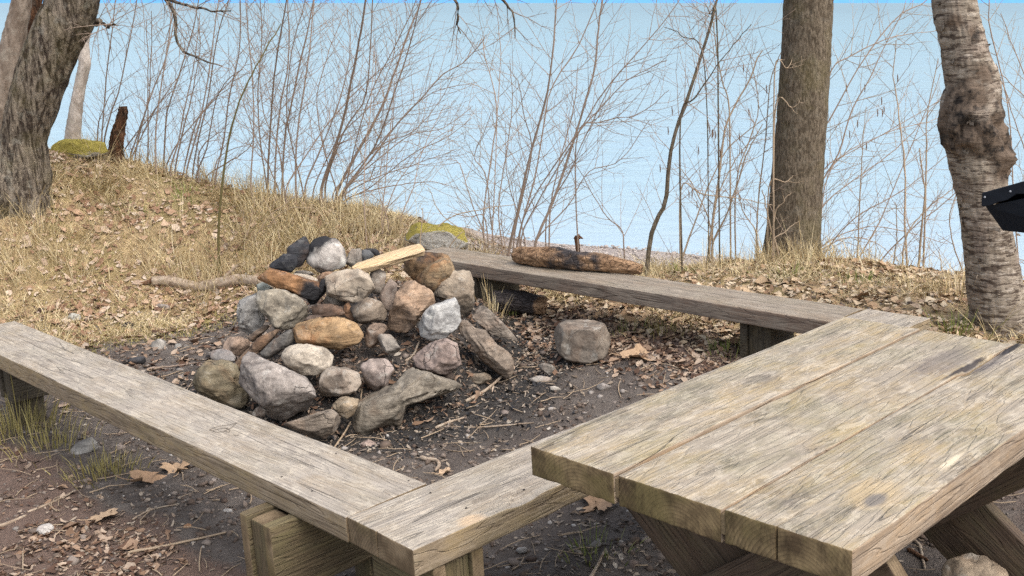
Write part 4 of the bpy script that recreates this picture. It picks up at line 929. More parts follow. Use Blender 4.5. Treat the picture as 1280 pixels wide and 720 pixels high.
# ------------------------------------------------------------------ trees
def trunk(name, label, rows, Y, mat, cat='tree', flare=.35, bark_amp=.05, freq=(5, 1.2), k=56, up=2.6, grain=.012, ylean=0., topped=False, wound=None, seed=1):
    rows = sorted(rows, key=lambda r: -r[0])
    C, Rd = [], []
    for v, xl, xr in rows:
        Yv = Y+ylean*(rows[0][0]-v)/100.
        c = at_y((xl+xr)/2, v, Yv); C.append(c); Rd.append((xr-xl)/2*((c-EYEP)@CF)/F)
    C = np.array(C); Rd = np.array(Rd)
    d0 = C[0]-C[1]; d0 /= np.linalg.norm(d0)
    below = C[0]+d0*.26+np.array([0, 0, -.12])
    P = [below, *C]; Rr = [Rd[0]*(1+flare), *Rd]
    if not topped:
        d1 = C[-1]-C[-2]; d1 /= np.linalg.norm(d1); d1 = d1*.75+UP*.25
        for q in (.33, .66, 1.): P.append(C[-1]+d1*up*q); Rr.append(Rd[-1]*(1-.45*q))
    P = np.array(P); n = 200
    seg = np.concatenate([[0], np.cumsum(np.linalg.norm(np.diff(P, axis=0), axis=1))]); s = np.linspace(0, seg[-1], n)
    S = smooth_path(P, 600); sl = np.concatenate([[0], np.cumsum(np.linalg.norm(np.diff(S, axis=0), axis=1))])
    S = np.stack([np.interp(s*sl[-1]/seg[-1], sl, S[:, i]) for i in range(3)], -1); rr = np.interp(s, seg, Rr)
    rr = np.convolve(np.pad(rr, 4, 'edge'), np.ones(9)/9, 'valid')
    t = np.gradient(S, axis=0); t /= np.linalg.norm(t, axis=1)[:, None]
    b = np.cross(np.array([0, 1., 0]), t); b /= np.linalg.norm(b, axis=1)[:, None]; c = np.cross(t, b)
    a = np.linspace(0, 2*np.pi, k, endpoint=False)
    circ = np.cos(a)[None, :, None]*b[:, None]+np.sin(a)[None, :, None]*c[:, None]
    q = np.stack([np.cos(a)[None]*freq[0]*.4+0*s[:, None], np.sin(a)[None]*freq[0]*.4+0*s[:, None], s[:, None]*freq[1]*3+0*a[None]], -1)+seed*3.1
    D = bark_amp*fbm(q*.6, 3)+bark_amp*.5*np.abs(fbm(q*2.2, 3))
    # root flare lobes
    gz0 = seg[1]; lob = np.clip(1-np.abs(s-gz0*.55)/(gz0*1.3+rr[0]*1.2), 0, 1)[:, None]**1.5
    D = D+lob*flare*(.45+.55*np.cos(a*4+seed)[None])*.8
    V = S[:, None]+(rr[:, None]*(1+D))[..., None]*circ + grain*noise(q*6)[..., None]*circ
    wv = np.zeros((n, k))
    if wound is not None:
        V0_ = V.copy(); nz_ = fbm(V0_*9, 3)
        for (wu, wvv, wr, push) in wound:
            w0 = at_y(wu, wvv, Y-rr.mean()*.75)
            dist = np.linalg.norm((V0_-w0)*np.array([1, .7, .8]), axis=-1)
            V = V+circ*(push*np.clip(1-dist/wr, 0, 1)*(.55+1.3*fbm(V0_*16+wu, 4)))[..., None]
            wv = np.maximum(wv, sst(.0, .35, 1.05-dist/wr+.45*nz_))
    root = empty(name, loc=C[0]); tag(root, label, cat)
    V = V.reshape(-1, 3)-C[0]
    i = np.arange(n-1)[:, None]*k; j = np.arange(k)[None]; j2 = (j+1) % k
    Fs = np.stack([i+j, i+j2, i+k+j2, i+k+j], -1).reshape(-1, 4).tolist()
    V = np.vstack([V, [S[-1]-C[0]-(0 if not topped else 1)*t[-1]*rr[-1]*.5]])
    Fs += [[(n-1)*k+q_, (n-1)*k+(q_+1) % k, n*k] for q_ in range(k)]
    o = mesh('trunk', V, Fs, mat, root)
    if wound is not None:
        o.data.attributes.new('wound', 'FLOAT', 'POINT').data.foreach_set('value', np.append(wv.reshape(-1), 0).astype(np.float32))
    return root, C[0], S, rr

def twigs(tb, path, r0, r1, count, lmin, lmax, rs, levels=2, start=.22, ang=(28, 58), upk=.18, plane=.55, k=3, rad=.0024):
    """side shoots along a stem, alternate, curving upwards"""
    n = len(path); t = np.gradient(path, axis=0); t /= np.linalg.norm(t, axis=1)[:, None]+1e-9
    side = rs.choice([-1, 1])
    for q in range(count):
        f = start+(1-start)*(q+rs.uniform(0, .9))/count; i = min(n-1, int(f*(n-1))); side = -side
        p = path[i]; d = t[i]
        az = rs.normal()*plane; h = np.cross(d, CF); h /= np.linalg.norm(h)+1e-9
        perp = h*math.cos(az)*side+CF*math.sin(az)*rs.choice([-1, 1])
        an = R(rs.uniform(*ang)); v = d*math.cos(an)+perp*math.sin(an)
        L = rs.uniform(lmin, lmax)*(1.15-.55*f); m = 7; u = np.linspace(0, 1, m)[:, None]
        kink = np.cumsum(rs.normal(size=(m, 3))*.022*L, axis=0)*u
        cv = UP*upk*rs.uniform(.1, 1.4)+perp*rs.uniform(-.2, .15)
        pts = p+v*L*u+cv*L*u*u+kink
        rr = np.linspace(min(rad*(1.1 if levels > 1 else .75), (r0+(r1-r0)*f)*.8), rad*.42, m)
        tb.add(pts, rr, k)
        if levels > 1 and L > .1: twigs(tb, pts, rr[0], rr[-1], int(rs.integers(2, 5)), L*.22, L*.5, rs, levels-1, .25, (25, 60), upk*.7, plane, k, rad*.8)

def shrub(label, Y, stems, mat, tmat, rpx=1.2, ntw=9, tl=(.22, .62), seed=0, jit=.35, group='bare shrubs along the lake bank', name='bare_shrub', levels=2, plane=.55, catkins=None, trad=.0024):
    rs = np.random.default_rng(900+seed)
    root = None
    for si, item in enumerate(stems):
        pts, w = (item if isinstance(item, tuple) else (item, rpx))
        dy = rs.normal()*jit*.35; drift = rs.normal()*jit
        P = []
        v0 = pts[0][1]
        for (u, v) in pts:
            P.append(at_y(u, v, Y+dy+drift*min(1, abs(v0-v)/250.)))
        P = np.array(P); g0 = gz(P[0][0], P[0][1])
        if P[0][2] > g0-.02: P = np.vstack([[P[0][0]-.1*(P[1][0]-P[0][0]), P[0][1], min(g0, P[0][2])-.06], P])
        if v0 > 60 and pts[-1][1] <= 12:      # runs out of the frame: carry on upwards
            d = P[-1]-P[-2]; d /= np.linalg.norm(d); P = np.vstack([P, P[-1]+d*.3+UP*.08, P[-1]+d*.55+UP*.2])
        if root is None:
            base = np.array([P[0][0], P[0][1], g0]); root = empty(name, loc=base); tag(root, label, 'shrub', group)
        m = Y/F; S = smooth_path(P-base, 26)
        S = S+np.cumsum(rs.normal(size=(26, 3))*.0045, axis=0)*np.linspace(0, 1, 26)[:, None]
        tb = Tubes(); r0 = w*m; tb.add(S, np.linspace(r0, max(.0022, r0*.34), 26)*(1+.06*rs.normal(size=26)), 6)
        o = tb.build('stem', mat, root)
        Ls = np.linalg.norm(np.diff(S, axis=0), axis=1).sum()
        tw = Tubes(); cnt = max(3, int(1.45*ntw*Ls/2.0)); twigs(tw, S, r0, r0*.34, cnt, tl[0], tl[1], rs, levels, plane=plane, rad=trad)
        tw.build('twigs', tmat, o)
    if catkins:
        for (u, v) in catkins:
            q = at_y(u, v, Y)-base; L = .045
            t_ = Tubes(); t_.add([q+UP*.012, q, q-UP*L*.5+np.array([.002, 0, 0]), q-UP*L], [.001, .0035, .004, .002], 6); t_.build('catkin', CATKIN, root)
    return root
def px(crop, *stems):
    out = []
    for s in stems:
        w = None
        if isinstance(s, tuple): s, w = s
        q = [tuple(p) for p in topx(crop, s)]; out.append((q, w) if w else q)
    return out
CROPS.update({'T': (100, 0, 2.769), 'M': (300, 0, 2.57), 'N': (560, 0, 2.183), 'Q': (780, 0, 2.118), 'J': (1010, 0, 2.), 'L': (0, 0, 3.)})

t1, b1, S1, r1 = trunk('leaning_tree', 'big leaning tree with dark fissured bark at the left', [(232,-18,66),(217,-3,61),(190,2,58),(167,6,57.5),(110,19,77),(90,25,84),(50,40,100),(27,50,113),(0,61,121)], 8.0, BARK_OLD, flare=.28, bark_amp=.09, freq=(9, .5), k=90, grain=.012, seed=2)
t2, b2, S2, r2 = trunk('grey_tree', 'smooth grey leaning trunk behind the big dark tree', [(215,-32,8),(143,-18,16),(80,-4,28),(33,8,33),(0,16,38)], 8.9, BARK_GREY, flare=.15, bark_amp=.04, seed=3)
t3, b3, S3, r3 = trunk('dark_tree', 'thin dark reddish trunk squeezed between the two leaning trunks', [(225,4,20),(100,20,34),(60,28,42),(30,34,48),(0,37,52)], 9.4, BARK_ROT, flare=.1, bark_amp=.08, seed=4)
t4, b4, S4, r4 = trunk('pale_tree', 'slender pale trunk standing farther off with a kink halfway up', [(172,82,100),(140,87,102),(100,95,108),(80,99,113),(68,98,112),(50,100,111),(20,109,120),(0,113,124)], 11.0, BARK_PALE, flare=.12, bark_amp=.03, seed=5)
t5, b5, S5, r5 = trunk('straight_tree', 'straight brown trunk with dry grass at its foot in front of the lake', [(338,950,1032),(322,954.5,1025),(290,959,1023.5),(200,967.5,1029.5),(100,975,1036),(0,980.5,1040.5)], 6.9, BARK_MID, flare=.16, bark_amp=.025, freq=(6, 1), k=80, grain=.006, seed=6)
t6, b6, S6, r6 = trunk('birch_tree', 'silvery brown birch with banded peeling bark and a dark knotty wound', [(440,1219,1284),(412,1217,1282),(360,1211.5,1275),(298,1206,1264),(250,1200,1258),(203,1190,1252),(180,1184,1254),(155,1178,1250),(130,1177,1249),(107,1183,1248),(85,1181,1238),(60,1178,1230),(30,1172,1223),(0,1166,1218)], 5.0, BIRCH, flare=.06, bark_amp=.04, freq=(5, 3.5), k=110, grain=.008, wound=[(1212, 125, .10, .03), (1205, 160, .13, .05), (1235, 160, .12, .04), (1246, 185, .09, .05), (1254, 205, .09, .04), (1225, 95, .06, .02), (1190, 25, .035, .02), (1215, 45, .04, .02)], seed=7)
# curls of bark peeling from the birch
rs = np.random.default_rng(70)
for q_ in range(34):
    i_ = int(rs.uniform(18, 125)); a_ = rs.uniform(np.pi*.95, np.pi*2.05); ctr = S6[i_]-b6; R_ = r6[i_]*1.015
    wd = rs.uniform(.15, .5); hh = rs.uniform(.012, .035); V = []
    for s_ in np.linspace(0, 1, 6):
        for z_ in (-.5, .5):
            aa = a_+wd*s_; ro = R_+.003+.030*s_**3*rs.uniform(.6, 1.2)
            V.append(ctr+np.array([math.cos(aa)*ro, math.sin(aa)*ro, z_*hh*(1-.5*s_)+.006*rs.normal()]))
    mesh('bark_curl', V, [(k*2, k*2+2, k*2+3, k*2+1) for k in range(5)], BIRCH, t6)
def brow(root, base, label, paths, r, mat, tm, ntw, tl, seed):
    rs = np.random.default_rng(seed)
    for P in paths:
        S = smooth_path(np.array(P)-base, 24); S = S+np.cumsum(rs.normal(size=(24, 3))*.01, axis=0)*np.linspace(0, 1, 24)[:, None]
        tb = Tubes(); tb.add(S, np.linspace(r, .004, 24), 8); o = tb.build('branch', mat, root)
        tw = Tubes(); twigs(tw, S, r, .004, ntw, tl[0], tl[1], rs, 3, .2, upk=-.05, plane=.9, rad=.0034); tw.build('twigs', tm, o)
Y1 = 8.0
brow(t1, b1, '', [[at_y(130,-70,Y1), at_y(170,-60,Y1-.2), at_y(205,-8,Y1-.3), at_y(222,14,Y1-.35), at_y(231,46,Y1-.4), at_y(256,62,Y1-.5), at_y(290,72,Y1-.5)],
                  [at_y(135,-90,Y1), at_y(240,-70,Y1-.3), at_y(420,-40,Y1-.6), at_y(552,-12,Y1-.8), at_y(568,20,Y1-.8), at_y(574,42,Y1-.8)],
                  [at_y(140,-120,Y1), at_y(300,-110,Y1-.4), at_y(480,-70,Y1-.8), at_y(610,-16,Y1-1), at_y(640,6,Y1-1), at_y(652,36,Y1-1)],
                  [at_y(125,-40,Y1), at_y(150,-25,Y1-.2), at_y(185,-10,Y1-.4), at_y(240,8,Y1-.5), at_y(275,10,Y1-.6)],
                  [at_y(120,30,Y1-.2), at_y(124,26,Y1-.3), at_y(133,30,Y1-.35), at_y(141,21,Y1-.4)]], .022, BARK_OLD, TWIG_DARK, 12, (.25, .6), 5)
for (rt, b_, S_, rad, lean, sd) in ((t2, b2, S2, .03, -1, 6), (t4, b4, S4, .02, 1, 7), (t5, b5, S5, .035, 1, 8), (t6, b6, S6, .03, -1, 9)):
    top = S_[-1]; rs = np.random.default_rng(sd)
    brow(rt, b_, '', [[S_[-25-15*q], S_[-25-15*q]+np.array([lean*(-1)**q*.4, rs.normal()*.2, .35]), S_[-25-15*q]+np.array([lean*(-1)**q*.9, rs.normal()*.5, .9]), S_[-25-15*q]+np.array([lean*(-1)**q*1.2, rs.normal()*.6, 1.6])] for q in range(3)], rad, TWIG_DARK, TWIG_DARK, 10, (.3, .7), sd)
# a small dead shoot on the straight trunk and a stray twig
stump, bs, Ss, rs_ = trunk('broken_stump', 'broken reddish brown rotten snag on the crest at left', [(196,134,154),(187,137,152.5),(165,141,155),(150,146,157),(138,149,159),(133,150,157)], 8.9, BARK_ROT, cat='stump', flare=.3, bark_amp=.2, freq=(9, 1.2), grain=.02, topped=True, seed=8)

shrub('thin leaning saplings around the broken snag at far left', 9.0, px('T', [(75,505),(78,420),(95,250),(125,0)], [(85,490),(110,390),(140,300),(170,170),(205,10)], [(175,540),(215,420),(240,330),(242,180),(245,40)], [(190,555),(205,470),(250,320),(290,210),(320,90),(330,0)], [(60,470),(70,400),(20,470)][:2]+[(120,300)], [(180,545),(250,400),(330,280),(380,190)], [(150,530),(200,450),(290,330),(340,300)]), TWIG_DARK, TWIG_RED, 1.1, 12, seed=1)
shrub('row of thin upright stems on the crest right of the snag', 9.0, px('T', [(235,560),(238,420),(240,250),(236,60)], [(262,570),(262,450),(275,330),(310,120),(322,0)], [(290,575),(300,430),(312,360),(350,250),(385,150),(420,0)], [(315,580),(345,480),(375,330),(400,200),(415,60)], [(330,578),(360,440),(385,330),(415,180),(422,40)], [(300,575),(340,500),(400,430),(470,350),(540,300)]), TWIG_DARK, TWIG_RED, 1.2, 13, seed=2)
shrub('clump of slim stems on the crest just before the fan of stems', 9.0, px('T', [(370,590),(395,500),(420,400),(450,230),(470,60),(478,0)], [(390,595),(410,470),(440,330),(470,130),(510,0)], [(405,598),(440,500),(470,340),(520,260),(570,220)], [(410,600),(420,520),(480,470),(540,470)], [(360,588),(400,430),(440,370),(550,250),(600,160)], [(440,610),(520,560),(590,520),(650,420)], [(455,615),(480,540),(560,520)], [(470,612),(500,480),(520,340),(560,180),(565,0)]), TWIG_DARK, TWIG_RED, 1.15, 12, seed=3)
shrub('widest fan of many bare stems growing from the mossy hump', 8.6, px('M', [(35,575),(45,430),(47,300),(35,120),(30,0)], [(85,590),(65,440),(62,300),(75,120),(72,0)], ([(90,600),(95,480),(110,300),(130,150),(160,0)], 1.5), ([(112,605),(115,470),(130,330),(155,190),(150,0)], 1.3), ([(135,605),(145,430),(160,360),(190,210),(215,110),(240,0)], 1.5),
    ([(180,595),(183,470),(200,330),(222,200),(245,0)], 1.4), ([(210,595),(250,500),(290,400),(335,260),(350,160),(348,40)], 1.3), ([(262,605),(300,490),(335,370),(365,230),(385,140),(412,0)], 2.3), ([(275,595),(310,490),(350,400),(405,320),(425,180),(440,0)], 1.4), ([(310,622),(370,500),(420,410),(470,310),(505,210),(545,100),(582,0)], 2.1),
    ([(320,630),(400,520),(450,430),(500,280),(540,150),(572,0)], 1.4), ([(325,622),(420,510),(500,400),(570,320),(640,240),(710,200),(771,130)], 1.4), [(330,622),(420,530),(540,435),(650,405),(745,335)], [(335,628),(450,565),(590,522),(705,485)], [(330,625),(430,480),(530,370),(620,295),(765,250)],
    [(310,610),(270,480),(250,320),(290,180),(335,60)], [(345,640),(420,600),(540,500),(660,440),(740,380)], [(340,605),(380,430),(430,280),(500,150),(560,20)], [(120,600),(70,490),(30,380),(5,280)], [(140,600),(120,470),(70,360),(50,200),(90,60)], [(200,600),(170,480),(150,350),(170,160),(210,20)],
    [(240,600),(320,440),(420,330),(480,200),(500,60)], [(300,620),(350,560),(460,460),(560,420),(640,330),(690,240)], [(150,600),(210,500),(300,380),(400,270),(520,180),(640,110)], [(340,640),(460,600),(600,580),(700,600)]), TWIG_DARK, TWIG_RED, 1.05, 16, tl=(.25, .7), seed=4, jit=.45)
shrub('sparse thin shoots rising beside the mossy rocks', 7.7, px('M', [(400,680),(402,560),(410,430),(430,250),(445,120)], [(455,695),(468,540),(490,360),(500,260)], [(462,695),(510,570),(600,450),(680,400)], [(520,700),(560,600),(590,480),(660,330)], [(470,700),(440,600),(450,480)]), TWIG_RED, TWIG_TAN, .9, 9, seed=5)
shrub('upright twiggy shrub behind the end of the back bench', 7.4, px('N', ([(100,688),(96,600),(108,500),(122,400),(135,300),(118,200),(100,130),(102,80)], 1.4), [(120,688),(125,540),(132,350),(140,150),(135,30)], [(150,690),(140,560),(165,400),(178,280),(172,170)], [(98,640),(70,560),(35,450),(10,430)], [(160,690),(148,610),(110,690)][:2]+[(145,560)], [(100,600),(60,590),(0,575)], [(125,680),(100,480),(70,420),(110,300)]), TWIG_RED, TWIG_TAN, 1.1, 10, seed=6)
shrub('largest many stemmed shrub right behind the charred log on the bench', 7.2, px('N', ([(165,692),(200,540),(225,430),(250,340),(272,250),(290,130),(300,0)], 2.0), ([(188,680),(205,600),(240,480),(262,350),(285,240),(350,140),(410,0)], 1.5), ([(238,668),(290,545),(345,385),(375,290),(405,180),(415,90),(432,0)], 2.0), ([(275,672),(276,560),(300,430),(330,300),(350,180)], 1.4), [(200,650),(240,560),(330,400),(420,250),(530,120),(612,15)], [(205,600),(330,395),(420,290),(500,215),(590,170)],
    [(180,640),(222,430),(205,330),(185,230),(160,170)], [(240,660),(330,560),(390,470),(480,440),(560,330)], [(480,668),(475,625),(435,590),(380,500),(335,425)], [(350,385),(420,330),(520,310),(600,250)][0:4], [(270,590),(330,480),(380,370),(470,200),(560,150)], [(205,640),(160,480),(165,330)]), TWIG_DARK, TWIG_RED, 1.05, 11, tl=(.25, .6), seed=7, jit=.3)
shrub('single crooked brown sapling right of the charred log', 6.5, [(([(809,336),(814,295),(823,272),(833,252),(839,200),(850,160),(863,127),(879,85),(893,45),(903,10),(904,0)]), 3.4)]+[([(851,156),(870,125),(890,100),(920,62),(950,30)], 1.2), ([(896,38),(888,15),(879,0)], 1.2), ([(880,85),(850,50),(815,40)], .9)], BARK_MID, TWIG_RED, 1.2, 12, tl=(.2, .55), seed=8, group=None, name='sapling')
shrub('shrub hung with catkins left of the straight brown trunk', 6.9, px('Q', ([(225,668),(238,570),(258,430),(278,315),(340,200),(375,120)], 2.2), ([(235,640),(270,570),(300,490),(330,400),(368,335)], 1.5), ([(145,712),(195,570),(240,460),(290,370),(400,285)], 1.5), [(278,315),(262,220),(250,100),(255,30)], ([(350,685),(350,560),(362,400),(382,220),(408,140)], 1.4), [(150,500),(200,512),(290,520),(385,540)][::1], [(350,620),(310,560),(290,490)], [(230,600),(180,480),(130,420)], [(240,540),(310,400),(395,330)], [(300,480),(360,300),(340,150)]), TWIG_TAN, TWIG_RED, 1.1, 12, tl=(.18, .5), seed=9, jit=.25,
    catkins=[(885,152),(887,159),(891,163),(890,164),(894,165),(873,185),(900,188),(927,187),(924,168),(936,137),(958,108),(929,82),(861,240),(871,253),(865,238),(925,245),(840,135),(835,160),(825,207),(930,255)])
shrub('forked dead shoots at the foot of the straight brown trunk', 6.55, px('Q', ([(418,722),(402,650),(385,560),(370,482)], 1.7), ([(398,636),(430,610),(466,582)], 1.2), ([(396,580),(412,540),(432,512)], 1.1), [(385,490),(430,475),(450,460),(466,448)], [(400,290),(440,275),(468,255)], [(400,200),(430,180),(442,148)]), TWIG_TAN, TWIG_TAN, 1., 4, tl=(.05, .16), seed=10, jit=.1)
shrub('shrub of long slanting shoots spreading from behind the straight trunk', 7.3, px('J', [(30,655),(110,555),(250,475),(350,400)], [(165,672),(260,565),(350,490),(390,440)], [(15,640),(25,530),(130,440),(230,360),(330,230)], ([(10,640),(22,490),(70,400),(110,290),(160,200),(240,30)], 1.4), [(12,600),(22,370),(60,290),(140,150),(230,40),(300,0)], [(20,620),(28,450),(130,370),(330,250)], [(20,500),(45,205),(100,140),(200,90),(310,80)], [(30,640),(60,420),(200,330),(340,280)], [(20,640),(90,600),(170,610),(240,660)], [(30,620),(160,560),(340,600)], [(120,660),(180,540),(260,350),(330,170)]), TWIG_RED, TWIG_TAN, 1.05, 12, tl=(.2, .55), seed=11, jit=.3,
    catkins=[(1058,107),(1081,107),(1102,123),(1105,134),(1097,138),(1103,138),(1122,95),(1072,152),(1083,180),(1034,203),(1062,165)])
shrub('cluster of upright poles between the straight trunk and the birch', 6.75, px('J', ([(250,692),(245,560),(248,430),(235,300),(222,190),(225,90)], 1.6), ([(275,692),(280,600),(292,480),(278,380)], 2.0), ([(288,692),(292,560),(298,400),(300,290),(332,140)], 1.5), ([(122,664),(128,560),(140,400),(152,260)], 1.2), [(335,690),(336,620)], [(392,700),(355,570),(380,470)], [(215,660),(220,580),(212,510)], [(245,600),(300,520),(380,450)]), TWIG_TAN, TWIG_RED, 1.1, 10, tl=(.15, .5), seed=12, jit=.2)
shrub('wispy twigs showing right of the birch trunk', 6.6, [[(1276,360),(1268,250),(1262,140),(1240,40),(1236,0)], [(1290,360),(1285,220),(1255,130),(1235,80)], [(1300,330),(1290,150),(1260,60),(1243,15)], [(1296,340),(1300,160),(1262,100),(1240,95)]], TWIG_RED, TWIG_TAN, .9, 9, tl=(.15, .45), seed=13)
shrub('single greenish sapling standing alone in front of the mound', 7.7, [([(275,350),(273,292),(277,237),(283,186),(302,119),(324,79),(353,36)], 1.9), ([(276,345),(300,305),(330,262)], .9), ([(275,340),(262,318),(240,300)], .8)], TWIG_GREEN, TWIG_TAN, 1., 7, tl=(.12, .4), seed=14, group=None, name='sapling', levels=1)
shrub('small briar of arching dry stalks below the fan of stems', 8.0, [[(300,330),(330,280),(372,240)], [(310,332),(325,300),(350,262),(390,255)], [(345,330),(350,290),(330,235)], [(362,330),(380,280),(420,250)], [(400,325),(395,280),(375,250)], [(285,325),(310,290),(318,240)], [(420,318),(440,280),(470,255)], [(330,335),(300,300),(288,262)]], TWIG_TAN, TWIG_TAN, .8, 8, tl=(.08, .3), seed=15, name='briar')
shrub('low shoots curving over the mossy rocks', 7.25, [([(640,318),(600,303),(560,278),(532,240)], 1.0), ([(518,312),(545,285),(575,268),(640,258)], 1.2), [(525,312),(527,275),(530,262)], [(600,320),(620,295),(640,300)], [(560,316),(580,290),(610,300)]], TWIG_TAN, TWIG_TAN, 1., 5, tl=(.06, .25), seed=16, name='briar')
# brown withered stalk on the beach
q = at_y(722, 318, 7.9); q[2] = gz(q[0], q[1])
ds = empty('withered_plant', loc=q); tag(ds, 'small dark withered plant stalk behind the charred log', 'plant')
h_ = at_y(722, 296, 7.9)[2]-q[2]
t_ = Tubes(); t_.add(smooth_path([(0, 0, -.03), (.005, 0, h_*.5), (-.004, 0, h_)], 8), np.linspace(.015, .02, 8), 7); t_.build('stalk', BARK_ROT, ds)
rs = np.random.default_rng(77); t_ = Tubes()
for q_ in range(14):
    a_ = rs.uniform(0, 6.28); l_ = rs.uniform(.025, .06); d_ = np.array([math.cos(a_), math.sin(a_)*.6, rs.uniform(-.3, .7)])
    t_.add([np.array([0, 0, h_-.02]), np.array([0, 0, h_])+d_*l_*.6, np.array([0, 0, h_-.01])+d_*l_], [.006, .012, .003], 5)
t_.build('dried_head', BARK_ROT, ds)
# ------------------------------------------------------------------ ground cover
def sample(n, rs, wfun, rmin=2.3, rmax=11.5, half=36, pw=1.0):
    out = []
    tot = 0
    while tot < n:
        m = n*3
        r = (rmin**pw+(rmax**pw-rmin**pw)*rs.random(m))**(1/pw); a = R(half)*(2*rs.random(m)-1)
        x = r*np.sin(a); y = r*np.cos(a)
        k = rs.random(m) < wfun(x, y); out.append(np.stack([x[k], y[k]], -1)); tot += k.sum()
    return np.concatenate(out)[:n]
def setrnd(o, val, per):
    o.data.attributes.new('rnd', 'FLOAT', 'POINT').data.foreach_set('value', np.repeat(val, per).astype(np.float32))
def normals(x, y, e=.03):
    dx = (gzv(x+e, y)-gzv(x-e, y))/(2*e); dy = (gzv(x, y+e)-gzv(x, y-e))/(2*e)
    n = np.stack([-dx, -dy, np.ones_like(x)], -1); return n/np.linalg.norm(n, axis=1)[:, None]
def leaves(name, n, wfun, size, mat, seed, aspect=(.35, .7), tilt=.35, lift=.006, **kw):
    rs = np.random.default_rng(seed); q = sample(n, rs, wfun, **kw); x, y = q[:, 0], q[:, 1]; z = gzv(x, y)
    N = normals(x, y)+rs.normal(size=(n, 3))*tilt; N /= np.linalg.norm(N, axis=1)[:, None]
    a = rs.uniform(0, 2*np.pi, n); t = np.stack([np.cos(a), np.sin(a), a*0], -1); t -= N*(t*N).sum(1)[:, None]; t /= np.linalg.norm(t, axis=1)[:, None]; b = np.cross(N, t)
    L = rs.uniform(*size, n)*np.exp(rs.normal(size=n)*.25); W = L*rs.uniform(*aspect, n); cu = rs.uniform(-.15, .5, n)*L; cv = rs.uniform(-.1, .55, n)*W
    U = np.array([-.5, -.17, .2, .5]); wid = np.array([.12, .9, 1., .06])
    V = np.zeros((n, 4, 3, 3))
    for i in range(4):
        for j in range(3):
            s_ = (j-1)*.5*wid[i]*(1+.35*rs.normal(size=n)*(j != 1))
            hgt = cu*(U[i]**2)*1.6+cv*(abs(s_)*2)**1.5*.6+lift+.12*L*rs.normal(size=n)*.25
            V[:, i, j] = np.stack([x, y, z], -1)+t*(L*U[i])[:, None]+b*(W*s_)[:, None]+N*hgt[:, None]
    V = V.reshape(-1, 3); base = (np.arange(n)*12)[:, None, None]
    f = np.array([[i*3+j, i*3+j+1, i*3+j+4, i*3+j+3] for i in range(3) for j in range(2)])
    o = mesh(name, V, (base+f[None]).reshape(-1, 4), mat, smooth=True); setrnd(o, rs.random(n), 12); tag(o, kind='stuff'); return o
def blades(name, pos, lean, hgt, wid, mat, seed, spread=.5, droop=.6):
    rs = np.random.default_rng(seed); n = len(pos); x, y = pos[:, 0], pos[:, 1]; z = gzv(x, y)
    a = rs.uniform(0, 2*np.pi, n); d = np.stack([np.cos(a), np.sin(a)], -1)*spread*rs.random((n, 1))+lean
    h = hgt*np.exp(rs.normal(size=n)*.3); w = wid*rs.uniform(.6, 1.3, n)
    sd = np.stack([-np.sin(a*3), np.cos(a*3), a*0], -1)
    V = np.zeros((n, 4, 2, 3)); dr = droop*rs.random(n)
    for i, u in enumerate((0, .4, .75, 1.)):
        ctr = np.stack([x+d[:, 0]*h*u**1.4, y+d[:, 1]*h*u**1.4, z-.012+h*(u-dr*u*u)], -1)
        ww = w*(1, .9, .6, .12)[i]
        V[:, i, 0] = ctr-sd*ww[:, None]*.5; V[:, i, 1] = ctr+sd*ww[:, None]*.5
    f = np.array([[i*2, i*2+1, i*2+3, i*2+2] for i in range(3)]); base = (np.arange(n)*8)[:, None, None]
    o = mesh(name, V.reshape(-1, 3), (base+f[None]).reshape(-1, 4), mat, smooth=True); setrnd(o, np.clip(rs.normal(.45, .25, n), 0, 1), 8); tag(o, kind='stuff'); return o
rsg = np.random.default_rng(21)
def W_(i): return lambda x, y: zones(x, y)[i]
def offheap(x, y): return np.hypot((x-PC[0])/.9, (y-PC[1])/1.05) > 1
def patch(x, y, f, lo, hi, s=0): return sst(lo, hi, fbm(np.stack([x*f, y*f, x*0+s], -1), 3))
LEAF_RUSSET = leaf_mat('russet_leaf', [(.17, .09, .055), (.30, .18, .11), (.42, .28, .18), (.50, .37, .26), (.56, .46, .36), (.22, .12, .075)])
def w_mound(x, y):
    c, m, l, g = zones(x, y); return (.85*g*(.35+.65*patch(x, y, 1.3, .1, -.3, 4)))*(~(beach(x, y) > .3))
def w_bank(x, y):
    c, m, l, g = zones(x, y); s = AX[0]*x+AX[1]*y; z_ = beach(x, y)
    return l*sst(3.9, 4.3, s)*(1-.95*z_)
def w_left(x, y):
    c, m, l, g = zones(x, y); s = AX[0]*x+AX[1]*y
    return np.clip(l, 0, .9)*sst(1.9, 1.3, s)
def w_under(x, y):
    s = AX[0]*x+AX[1]*y; t = NX[0]*x+NX[1]*y
    return sst(3.45, 3.95, s+.15*fbm(np.stack([x*2, y*2, x*0], -1), 2))*sst(4.6, 4.2, s)*offheap(x, y)*sst(5.6, 5.0, t)
def w_edge(x, y):
    t = NX[0]*x+NX[1]*y; s = AX[0]*x+AX[1]*y
    return (sst(5.0, 5.4, t)*sst(7.6, 7.0, t)*sst(1.6, 2.0, s)*.6)*offheap(x, y)
leaves('leaf_litter', 10500, w_mound, (.02, .06), LEAF_RUSSET, 31, tilt=.35, lift=.012)
leaves('leaf_litter', 14000, lambda x, y: w_bank(x, y), (.018, .055), LEAF_PALE, 32, tilt=.35, lift=.012, rmin=4.5, rmax=9.5)
leaves('leaf_litter', 7500, w_under, (.015, .042), LEAF_DARK, 33, tilt=.4, rmin=4, rmax=9)
